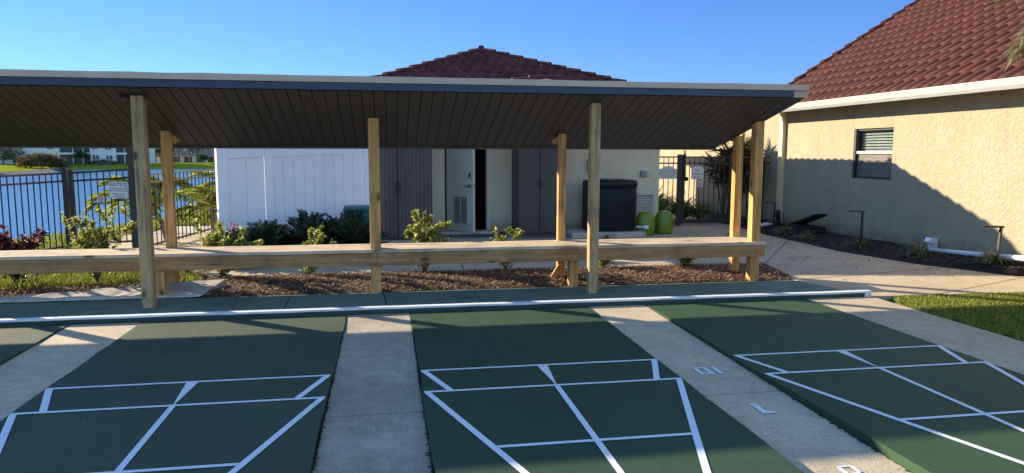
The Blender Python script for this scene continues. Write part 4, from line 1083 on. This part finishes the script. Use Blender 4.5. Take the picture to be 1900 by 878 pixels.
nosmoke((a+b)/2, (1, 0, 0), (0, -1, 0), b.x-a.x, a.z-b.z, 'small no smoking sign under the clubhouse sign on the pool gate')
gd = (g1-g0); gd.z = 0; gd.normalize(); gn = Vector((gd.y, -gd.x, 0))
def gat(px, py):                                       # on the plane of the lake gate
    o = Vector((g0.x, g0.y, 0))+gn*.035; d = FW+(px-950)/F_PX*RT-(py-439)/F_PX*UP; C0 = Vector((0, 0, CAM_H)); t = (o-C0).dot(gn)/d.dot(gn); return C0+d*t
a, b = gat(201.5, 337), gat(239, 368); c = (a+b)/2; wd = (b-a).dot(gd); hh = a.z-b.z
ol = [(-wd/2, -hh/2), (wd/2, -hh/2), (wd/2, hh/2), (-wd/2, hh/2)]
s, mw = sign('notice_sign', c, gd, gn, ol, 'white rectangular sign headed NOTICE on the lake gate', 'sign')
put(s, mw, 'NOTICE', hh*.285, 0, hh*.30)
for body, y in (('Please rinse your feet', .08), ('after entering pool area', -.05), ('Offenders may be', -.24), ('asked to leave.', -.36)): put(s, mw, body, hh*.118, 0, hh*y, 'ink')
border(s, mw, ol, .95, .004, 'ink2')
a, b = gat(179.5, 363), gat(194, 377)
nosmoke((a+b)/2, gd, gn, (b-a).dot(gd), a.z-b.z, 'small square no smoking sign left of the notice sign on the lake gate')

# white vinyl fence
vf = root('vinyl_fence', (-1.4, 12.0, 0), 'tall white vinyl privacy fence beside the dark cabinets', 'fence')
V0 = Vector((-2.50, 11.45)); V1 = Vector((-.31, 12.65))
def vp(u): return V0.lerp(V1, u)
def ztop(u): return 1.60+.09*u
def vbox(u0, u1, y0, y1, z0, z1f, name, m, parent, bevel=.004, z1d=0):
    a, b = vp(u0), vp(u1); d = (V1-V0).normalized(); n = Vector((d.y, -d.x))
    P = [a+n*y0, b+n*y0, b+n*y1, a+n*y1]; q = MB()
    za, zb_ = ztop(u0)+z1d, ztop(u1)+z1d
    if z1f is not None: za = zb_ = z1f
    z0a, z0b = (z0, z0) if not callable(z0) else (z0(u0), z0(u1))
    q.add([(P[0].x, P[0].y, z0a), (P[1].x, P[1].y, z0b), (P[2].x, P[2].y, z0b), (P[3].x, P[3].y, z0a), (P[0].x, P[0].y, za), (P[1].x, P[1].y, zb_), (P[2].x, P[2].y, zb_), (P[3].x, P[3].y, za)],
          [(3, 2, 1, 0), (4, 5, 6, 7), (0, 1, 5, 4), (1, 2, 6, 5), (2, 3, 7, 6), (3, 0, 4, 7)])
    return q.build(name, m, parent, bevel=bevel)
vbox(0, .062, .05, -.05, -.05, None, 'post', M['white'], vf, .006, .01)
vbox(.29, .338, .052, -.05, -.05, None, 'post', M['white'], vf, .006, .01)
vbox(.958, 1.0, .05, -.05, -.05, None, 'post', M['white'], vf, .006, .01)
for (u0, u1, nb) in ((.064, .288, 2), (.340, .956, 9)):
    vbox(u0, u1, .033, -.03, lambda u: ztop(u)-.155, None, 'top_rail', M['white'], vf, .004, -.005)
    vbox(u0, u1, .033, -.03, .03, .16, 'bottom_rail', M['white'], vf)
    vbox(u0, u1, -.004, -.012, .16, None, 'board_backing', M['white'], vf, 0, -.16)
    for k in range(nb):
        a_, b_ = u0+(u1-u0)*k/nb, u0+(u1-u0)*(k+1)/nb
        vbox(a_+.0008, b_-.0008, .014, -.003, .16, None, 'board', M['white'], vf, .0015, -.16)

# ------------------------------------------------------------------ clubhouse on the right
ch = root('clubhouse', (8.2, 10, 0), 'yellow stucco clubhouse with red barrel tile roof and white gutter', 'building')
CX = 8.2; WIN = (10.76, 11.78, 1.11, 1.975); CY0, CY1 = 0.5, 14.3
q = MB()
wy0, wy1, wz0, wz1 = WIN; T = .2
for (y0, y1, z0, z1) in ((CY0, wy0, -.1, 2.42), (wy1, CY1, -.1, 2.42), (wy0, wy1, -.1, wz0), (wy0, wy1, wz1, 2.42)): q.box(CX, CX+T, y0, y1, z0, z1)
q.box(CX+T, 17, CY0, CY0+.2, -.1, 2.42); q.box(CX+T, 17, CY1-.2, CY1, -.1, 2.42)
q.box(CX+.02, CX+.22, CY1, 26, -.1, 2.40)
q.build('wall', M['stucco_y'], ch)
m_ = .58; EAV = 7.78; RZ = 2.47
q = MB(); q.xprism([(0, 0)], 0, 0) if False else None
q.box(EAV+.02, CX-.002, CY0-.3, CY1+.02, 2.425, 2.45); q.box(CX-.002, CX+.6, CY1+.02, 26, 2.41, 2.5); q.build('eave_soffit', M['cream_paint'], ch)
q = MB(); q.yprism([(EAV, 2.355), (EAV, 2.47), (EAV-.02, 2.485), (EAV-.10, 2.485), (EAV-.10, 2.46), (EAV-.075, 2.40), (EAV-.04, 2.355)], CY0-.4, CY1+.02)
gut = q.build('gutter', M['gutter'], ch)
q = MB(); q.yprism([(EAV-.112, 2.487), (EAV-.112, 2.474), (EAV-.103, 2.474), (EAV-.103, 2.487)], CY0-.4, CY1+.02); q.build('gutter_lip', M['gutter'], gut)
RL = 13.0
uv = Vector((1, 0, m_)); Lr = (RL-EAV)*uv.length
Oc = Vector((EAV-.04, CY1+.08, RZ))
rk = MB(); rk.add([(EAV, CY0-.4, RZ), (EAV, CY1+.10, RZ), (RL, CY1+1.06, RZ+(RL-EAV)*m_), (RL, CY0-.4, RZ+(RL-EAV)*m_), (RL+5, CY1, RZ), (RL+5, CY0-.4, RZ)], [(0, 1, 2, 3), (3, 2, 4, 5), (1, 4, 2)])
rfo = rk.build('roof', M['tile'], ch)
tile_roof(Oc, (0, -1, 0), uv, lambda t: -.95*t/Lr, lambda t: 14.2, Lr, .225, .34, .055, .024, M['tile'], 'roof_tiles', rfo, 5, 9, 1.55)
q = MB(); upz = Vector((0, 0, .05)); ridge_caps(q, Oc+upz, Oc+uv.normalized()*Lr+Vector((0, .95, 0))+upz, .095, .36); q.build('rake_caps', M['tile'], rfo)
# window
wn = MB(); fx = CX+.035
wn.box(fx, fx+.06, wy0, wy0+.035, wz0, wz1); wn.box(fx-.03, fx+.12, wy1-.05, wy1-.001, wz0, wz1); wn.box(fx, fx+.06, wy0+.035, wy1-.035, wz0, wz0+.035); wn.box(fx, fx+.06, wy0+.035, wy1-.035, wz1-.035, wz1)
win = wn.build('window', M['bronze'], ch)
q = MB(); zm = (wz0+wz1)/2+.02; q.box(fx-.012, fx+.05, wy0+.036, wy1-.036, zm-.02, zm+.022); q.build('meeting_rail', M['vent'], win)
q = MB(); q.box(fx+.03, fx+.034, wy0+.035, wy1-.035, zm+.022, wz1-.035); q.build('pane', M['glass'], win)
q = MB(); q.box(fx+.02, fx+.024, wy0+.035, wy1-.035, wz0+.035, zm-.02)
def screenmat():
    m, t, b = nodes('insect_screen'); tr = t.nodes.new('ShaderNodeBsdfTransparent'); mx = t.nodes.new('ShaderNodeMixShader'); mx.inputs[0].default_value = .45
    n = vnoise(t, 1, 4, .6, 0, (8, 3, 60)); r_ = ramp(t, n.outputs[0], [(.3, (.17, .145, .125)), (.7, (.34, .29, .245))]); t.links.new(r_.outputs[0], b.inputs['Base Color']); b.inputs['Roughness'].default_value = .7
    t.links.new(tr.outputs[0], mx.inputs[1]); t.links.new(b.outputs[0], mx.inputs[2]); t.links.new(mx.outputs[0], t.nodes['Material Output'].inputs[0]); return m
q.build('insect_screen', screenmat(), win)
q = MB(); q.box(fx+.05, fx+.054, wy0+.035, wy1-.035, wz0+.035, zm-.02); q.build('pane', M['glass'], win)
q = MB()
z = wz0+.05
while z < wz1-.04:
    q.add([(fx+.080, wy0+.02, z-.012), (fx+.080, wy1-.05, z-.012), (fx+.108, wy1-.05, z+.016), (fx+.108, wy0+.02, z+.016), (fx+.080, wy0+.02, z-.0095), (fx+.080, wy1-.05, z-.0095), (fx+.108, wy1-.05, z+.0185), (fx+.108, wy0+.02, z+.0185)], [(3, 2, 1, 0), (4, 5, 6, 7), (0, 1, 5, 4), (2, 3, 7, 6), (1, 2, 6, 5), (3, 0, 4, 7)]); z += .048
q.build('window_blind', M['blind'], win)
q = MB(); q.box(CX+.40, CX+.44, wy0-.4, wy1+.4, wz0-.3, wz1+.3); q.build('room_interior', M['dark'], ch)
q = MB(); q.box(CX-.085, CX-.002, 14.02, 14.16, .08, 2.41); q.build('downspout', M['yellow_paint'], ch, bevel=.006)
q = MB(); q.box(CX-.075, CX-.002, 9.62, 9.75, .02, .27); q.obox((CX-.11, 9.66, .235), (.045, 0, -.02), (0, .06, 0), (.02, 0, .035)); thing('downspout_elbow', q, M['white'], 'white downspout elbow low on the clubhouse wall behind a grass clump', 'pipe', bevel=.008)
q = MB(); q.tube([(8.06, 9.60, .10), (8.09, 8.0, .205), (8.10, 6.0, .235), (8.1, 3.0, .24)], .037, 14); thing('drain_pipe', q, M['white'], 'long white plastic drain pipe lying along the foot of the clubhouse wall', 'pipe', smooth=True)

# path lights
def path_light(x, y, zb, h, arm, label, tilt=0, m='bronze'):
    t = root('path_light', (x, y, zb), label, 'path light', 'path lights in the wall bed')
    top = Vector((x+tilt, y, zb+h)); q = MB(); q.bar((x, y, zb-.05), top, .028); q.build('stem', M['bronze'], t)
    q = MB(); ax = Vector((-.155, .11, .0)).normalized()*arm; n = Vector((-ax.y, ax.x, 0)).normalized()
    q.obox(top+ax/2+Vector((-ax.x*.08, -ax.y*.08, .012)), ax*.58, n*.035, (0, 0, .012)); hd_ = q.build('lamp_head', M['bronze'], t, bevel=.004)
    q = MB(); q.obox(top+ax*.55+Vector((0, 0, -.004)), ax*.2, n*.022, (0, 0, .003)); q.build('lens', M['vent'], hd_)
    return t
path_light(7.50, 10.45, .04, .57, .20, 'black path light standing in shade between window and liriope clumps')
path_light(7.93, 8.26, .10, .48, .20, 'bronze path light nearest the lawn, its head in the sun', .03)
path_light(8.0, 14.0, .05, .45, .20, 'black path light at the far wall corner by the downspout')
ml = root('drain_box', (7.9, 12.5, .05), 'black plastic box with a slanted open lid against the wall', 'box')
q = MB(); q.box(7.72, 8.02, 12.2, 12.85, .03, .19); q.build('body', M['ac'], ml, bevel=.015)
q = MB(); q.obox((7.86, 12.55, .29), (.13, 0, 0), (0, .42, -.13), (0, .008, .022)); q.build('lid', M['ac'], ml, bevel=.006)
q = MB(); q.tube([(8.05, 13.9, .06), (8.02, 13.9, .30), (8.0, 13.85, .34)], .05, 10); q.tube([(7.95, 13.75, .12), (7.80, 13.6, .10)], .06, 10); thing('irrigation_valve', q, M['ac'], 'dark irrigation valve beside the far path light', 'valve')
q = MB(); q.obox((7.75, 13.95, .07), (.14, .03, .015), (-.02, .10, 0), (0, 0, .012)); thing('splash_block', q, M['white'], 'small white splash block by the far path light', 'splash block')

# ------------------------------------------------------------------ planting
row = 'flowering shrubs planted behind the bench'
shrub('leafy_shrub', (-3.42, 9.25, 0), .92, .36, 12, 1, M['leaf_s'], 'tall bushy yellow green shrub in front of the lake gate', group=row, per=106)
shrub('leafy_shrub', (-2.0, 9.25, 0), .82, .32, 11, 2, M['leaf_s'], 'yellow green shrub with a red bloom at the left end of the white fence', group=row, per=106)
shrub('leafy_shrub', (-1.0, 9.3, 0), .62, .20, 7, 3, M['leaf_s'], 'pale green shrub leaning right in front of the dark cycads', group=row, lean=(.25, 0), per=89)
shrub('leafy_shrub', (.46, 9.32, 0), .80, .30, 11, 4, M['leaf_s'], 'wide yellow green shrub in front of the left cabinet', group=row, per=100)
shrub('leafy_shrub', (1.53, 9.3, 0), .66, .18, 5, 5, M['leaf_s'], 'sparse two stemmed shrub in front of the open door', group=row, per=89)
shrub('leafy_shrub', (2.83, 9.25, 0), .36, .16, 6, 6, M['leaf_s'], 'low shrub under the bench right of the second front post', group=row, per=68)
shrub('leafy_shrub', (3.98, 9.15, 0), .36, .18, 6, 7, M['leaf_s'], 'low shrub under the right end of the bench', group=row, per=68)
shrub('leafy_shrub', (-2.55, 9.75, 0), .45, .25, 6, 8, M['leaf_s'], 'small shrub behind the bench by the left rear post', group=row, per=62)
q = MB(); r = random.Random(4)
for k in range(22): leaf(q, Vector((-1.80, 9.08, .66))+Vector((rv(r, -.03, .03), rv(r, -.03, .03), rv(r, -.04, .04))), Vector((r.gauss(0, 1), r.gauss(0, 1), r.gauss(0, 1))), .04, .026)
thing('red_bloom', q, leafmat('bloom_red', [(0, (.35, .02, .02)), (1, (.6, .08, .05))], .3), 'small red flower head in the shrub by the white fence', 'flower')
shrub('copper_shrub', (-4.30, 9.25, 0), .68, .30, 12, 12, M['leaf_red'], 'dark purple leaved shrub at the left end of the bench', leaf_len=.075, per=40, width=.6)
cy = 'dark cycads in front of the white fence'
for k, (x, y, nf, L, lab) in enumerate(((-1.72, 10.75, 95, .50, 'dark green cycad, leftmost in front of the white fence'), (-1.12, 11.0, 120, .57, 'largest dark green cycad in the middle of the white fence'), (-.55, 11.1, 110, .56, 'dark green cycad at the right end of the white fence'), (-2.0, 10.35, 70, .40, 'small dark cycad behind the shrub with the red bloom'))):
    palm('cycad', (x, y, 0), .06, nf, L, 40+k, M['leaf_cyc'], lab, 'cycad', .5, (.1, 1.5), 22, .105, .026, trunk_r=.07, group=cy)
q = MB(); q.lathe((-.42, 11.75, 0), [(.20, 0), (.24, .60), (.26, .66), (.25, .70)], 28); tb = thing('plastic_bin', q, M['teal'], 'dark teal round bin behind the cycads at the fence end', 'bin', smooth=False)
palm('areca_palm', (-3.75, 13.3, -.1), .65, 8, 1.1, 61, M['leaf_palm'], 'yellow green palm behind the notice sign by the tall post', droop=1.9, el=(.55, 1.3), lean=(-.22, .1), nl=38, ll=.36, lw=.032)
palm('areca_palm', (-3.15, 14.1, -.1), .55, 7, .85, 62, M['leaf_palm'], 'palm between the tall post and the rear timber post', droop=1.9, el=(.4, 1.2), nl=36, ll=.32, lw=.03)
palm('areca_palm', (-3.0, 15.5, -.15), .75, 9, 1.0, 63, M['leaf_palm'], 'yellow green palm at the left edge of the white fence', droop=1.9, el=(.5, 1.2), nl=38, ll=.36, lw=.032)
q = MB(); r = random.Random(77)
for k in range(1500):
    x = rv(r, -4.9, -2.7); y = 17.6+(x+4.9)*-.1+r.gauss(0, .12); leaf(q, Vector((x, y, rv(r, -.12, .16))), Vector((r.gauss(0, 1), r.gauss(0, 1), r.gauss(.4, .7))), .12, .05)
thing('low_hedge', q, M['leaf_lily'], 'low clipped green hedge edging the lake bank behind the fence', 'hedge')
# overhanging palm at the right, trunk outside the frame
pr = palm('roadside_palm', (7.0, 5.95, 0), 2.86, 15, 1.1, 71, M['leaf_dry'], 'palm with browning frond tips reaching in front of the clubhouse roof', droop=1.9, el=(.1, 1.1), nl=40, ll=.34, lw=.026, trunk_r=.09)
# behind the pool gate
dracaena('dracaena', (7.38, 15.1, 0), [(-.25, .0, 1.30), (.10, .1, 1.62), (.20, .05, 1.45), (-.10, -.1, 1.02), (.16, 0, 1.12)], 81, M['leaf_dra'], 'tall dracaena with red bronze tufts behind the pool gate', 60, .42)
dracaena('dracaena', (7.72, 15.0, 0), [(.05, 0, 1.78), (-.08, .1, 1.50), (.10, -.2, 1.60), (.15, .1, 1.25)], 82, M['leaf_drag'], 'taller green dracaena between the end posts and the wall', 60, .45)
dracaena('dracaena', (7.90, 14.9, 0), [(.05, -.1, 1.30), (-.1, .1, 1.0), (.1, .2, .85)], 83, M['leaf_drag'], 'dracaena nearest the downspout beyond the pool fence', 55, .40)
for k, (x, y, n_, L, lab) in enumerate(((6.05, 15.7, 120, 1.0, 'strap leaved lily clump left of the gate beside the outbuilding corner'), (6.62, 15.6, 110, .95, 'strap leaved lily clump behind the gate under the clubhouse sign'), (7.02, 15.5, 90, .80, 'strap leaved lily clump at the foot of the red dracaena'), (6.4, 16.9, 110, 1.05, 'farther lily clump seen between gate post and sign'))):
    clump('lily_clump', (x, y, 0), n_, L, .06, 90+k, M['leaf_lily'], lab, 'plant', 1.5, (.7, 1.45), 'lily clumps behind the pool gate')
lg = 'liriope clumps in the wall bed'
for k, (px, X_, n_, L, lab) in enumerate((((7.42, 12.55, .03), 0, 110, .34, 'spiky grass clump in front of the black drain box, farther one'), ((7.38, 11.75, .03), 0, 110, .34, 'spiky grass clump right of the drain box, nearer one'), ((7.52, 10.52, .04), 0, 110, .32, 'spiky grass clump around the middle path light'), ((7.70, 9.40, .05), 0, 150, .44, 'full grass clump in front of the white downspout elbow'), ((7.92, 8.35, .10), 0, 140, .36, 'grass clump at the foot of the path light nearest the lawn'))):
    clump('liriope_clump', px, n_, L, .012, 120+k, M['leaf_lir'], lab, 'grass clump', 2.0, (.5, 1.4), lg)
clump('path_weed', (6.3, 12.6, 0), 14, .14, .03, 133, M['leaf_lily'], 'single weed growing on the path in front of the pool gate', 'weed', 1.4)
clump('tap_weed', (3.95, 12.66, 0), 24, .14, .02, 134, M['leaf_lily'], 'weed tuft at the edge of the heat pump pad', 'weed', 1.4)

# ------------------------------------------------------------------ far shore
FY = 207
def fx_(px): return at(px, 300, FY).x
def fz_(py): return at(140, py, FY).z
ap = root('apartment_building', (fx_(165), FY, -1.6), 'long pale two storey apartment block across the lake with screened balconies', 'building')
q = MB(); x0, x1 = fx_(30), fx_(262); zt_ = fz_(255)
x0 = fx_(-80); q.box(x0, x1, FY+1.2, FY+12, -1.9, zt_)  # left end lengthened, added so the block's shadow covers the lawn
for a, b in ((-80, 111), (168, 216)): q.box(fx_(a), fx_(b), FY, FY+1.2, -1.9, zt_)
q.box(fx_(248), x1, FY, FY+1.2, -1.9, zt_)
for a, b in ((111.5, 167.5), (216.5, 247.5)): q.box(fx_(a), fx_(b), FY-.2, FY+1.2, fz_(287), fz_(283.2)); q.box(fx_(a), fx_(b), FY-.2, FY+1.2, fz_(268), zt_)
q.build('wall', M['far_wall'], ap)
q = MB(); q.add([(x0-1.5, FY-1.5, zt_), (x1+1.5, FY-1.5, zt_), (x1+1.5, FY+13.5, zt_), (x0-1.5, FY+13.5, zt_), (x0+5, FY+6, zt_+2.6), (x1-5, FY+6, zt_+2.6)], [(0, 1, 5, 4), (1, 2, 5), (2, 3, 4, 5), (3, 0, 4), (3, 2, 1, 0)]); q.build('roof', M['far_roof'], ap)
for a, b, t_, bt in ((112, 135.5, 270, 283), (112, 135.5, 287, 303.5), (137, 167, 270, 283), (137, 167, 287, 303.5), (217, 247, 270, 283), (217, 247, 287, 303)):
    q = MB(); q.box(fx_(a), fx_(b), FY+.5, FY+1.1, fz_(bt), fz_(t_)); q.build('balcony_screen', M['far_dark'], ap)
for px in (136.2, 155, 232): 
    q = MB(); q.box(fx_(px)-.08, fx_(px)+.08, FY-.1, FY+.3, fz_(303.5), fz_(268)); q.build('balcony_post', M['far_wall'], ap)
for a, b, t_, bt in ((39, 43.5, 270, 277), (89, 101, 270, 276.8), (91, 103, 287.5, 294.5), (172, 182, 270, 277), (197, 208, 270, 278), (173, 184, 288, 295.5), (198, 209, 288.5, 296), (252, 260, 270, 278)):
    q = MB(); q.box(fx_(a), fx_(b), FY-.12, FY+.02, fz_(bt), fz_(t_)); wf = q.build('window', M['far_glass'], ap)
    q = MB(); xm = fx_((a+b)/2); q.box(xm-.08, xm+.08, FY-.18, FY-.125, fz_(bt), fz_(t_)); q.build('window_mullion', M['far_wall'], wf)
FY2 = 238
a2 = root('apartment_building', (at(360, 300, FY2).x, FY2, -1.4), 'pale building with dark roof across the lake beyond the lit lawn', 'building')
def gx(px): return at(px, 300, FY2).x
def gz(py): return at(340, py, FY2).z
q = MB(); q.box(gx(268), gx(470), FY2, FY2+14, -1.7, gz(288)); q.box(gx(300), gx(318), FY2-1, FY2, gz(288), gz(272)); q.build('wall', mat('far_wall_b', (.72, .68, .64), .85, .05, .1), a2)
q = MB(); q.add([(gx(264), FY2-1.5, gz(288)), (gx(474), FY2-1.5, gz(288)), (gx(474), FY2+15, gz(288)), (gx(264), FY2+15, gz(288)), (gx(290), FY2+7, gz(262)), (gx(450), FY2+7, gz(262))], [(0, 1, 5, 4), (1, 2, 5), (2, 3, 4, 5), (3, 0, 4), (3, 2, 1, 0)]); q.build('roof', mat('far_roof_grey', (.075, .085, .105), .7, .2, .3), a2)
for k, px in enumerate((283, 305, 327, 349, 371, 393)):
    q = MB(); q.box(gx(px)-1.1, gx(px)+1.1, FY2-.1, FY2+.05, gz(302), gz(291)); q.build('window', M['far_dark'], a2)
# hedge mound and trees on the left spit
def mass(name, c, rx, ry, rz_, n, ls, m, seed, label, cat='shrub'):
    r = random.Random(seed); q = MB(); c = Vector(c)
    for k in range(n):
        a = r.random()*6.283; e = math.asin(r.random()); f = rv(r, .7, 1.04); bum = 1+.12*math.sin(a*5+seed)*math.cos(e*6)
        d = Vector((math.cos(a)*math.cos(e)*rx, math.sin(a)*math.cos(e)*ry, math.sin(e)*rz_))*f*bum
        leaf(q, c+d, Vector((r.gauss(0, 1), r.gauss(0, 1), r.gauss(.2, .8))), ls*rv(r, .6, 1.3), ls*.6)
    return thing(name, q, m, label, cat)
c = at(78, 309, 182); mass('hedge_mound', (c.x, 182, -1.9), 5.1, 4, 2.8, 3200, .55, M['far_leaf_r'], 1, 'large rounded bougainvillea mound on the far lakeside lawn', 'shrub')
c = at(108, 311, 186); mass('lakeside_shrub', (c.x, 186, -2.3), 1.9, 2, 1.9, 900, .5, M['far_leaf'], 2, 'dark shrub right of the bougainvillea mound at the water edge', 'shrub')
tg = 'trees along the far shore'
for k, (px, Yd, th_, rd, hg, lab) in enumerate(((8, 202, 1.2, 2.6, 3.2, 'bare greyish tree at the far left end of the lake'), (27, 203, 1.5, 2.6, 3.0, 'tree with pale blossom left of the far apartment block'), (37, 196, .6, 1.3, 1.3, 'small bright green bush below the blossom tree'), (153, 204, 2.2, 2.0, 1.2, 'dark round tree in front of the far balconies'), (270, 220, 2.0, 2.6, 2.4, 'dark tree at the right corner of the far apartment block'), (288, 224, 2.0, 2.2, 2.2, 'second dark tree right of the far apartment block'), (380, 214, 1.2, 1.6, 1.1, 'small tree standing on the lit far lawn'))):
    b = at(px, 304, Yd); crown_tree('shade_tree', (b.x, Yd, land_z(b.x, Yd)), th_, rd, hg, 200+k, M['leaf_dry'] if k in (0, 1) else M['far_leaf'], lab, n=700, ls=.55, group=tg)
pgp = 'palms along the far shore'
for k, px in enumerate((313, 331, 352, 366, 398)):
    b = at(px, 304, 226+k); palm('shore_palm', (b.x, 226+k, land_z(b.x, 226)), 4.6+.4*(k % 3), 14, 2.6, 300+k, M['far_leaf'], ('far palm left of the pale gable', 'far palm right of the pale gable', 'far palm at the middle of the lit lawn', 'far palm just left of the small lawn tree', 'far palm nearest the white fence edge')[k], 'palm', 2.0, (-.2, 1.2), 18, .8, .10, trunk_r=.16, group=pgp)
for k, (px, lab) in enumerate(((190, 'low clipped shrubs under the far ground floor windows'), (250, 'low clipped shrubs at the right end of the far block'))):
    b = at(px, 304, FY-1.5); mass('foundation_shrub', (b.x, FY-1.5, -1.75), 4.2 if k == 0 else 2.0, .8, 1.1, 700, .4, M['far_leaf'], 7+k, lab, 'shrub')
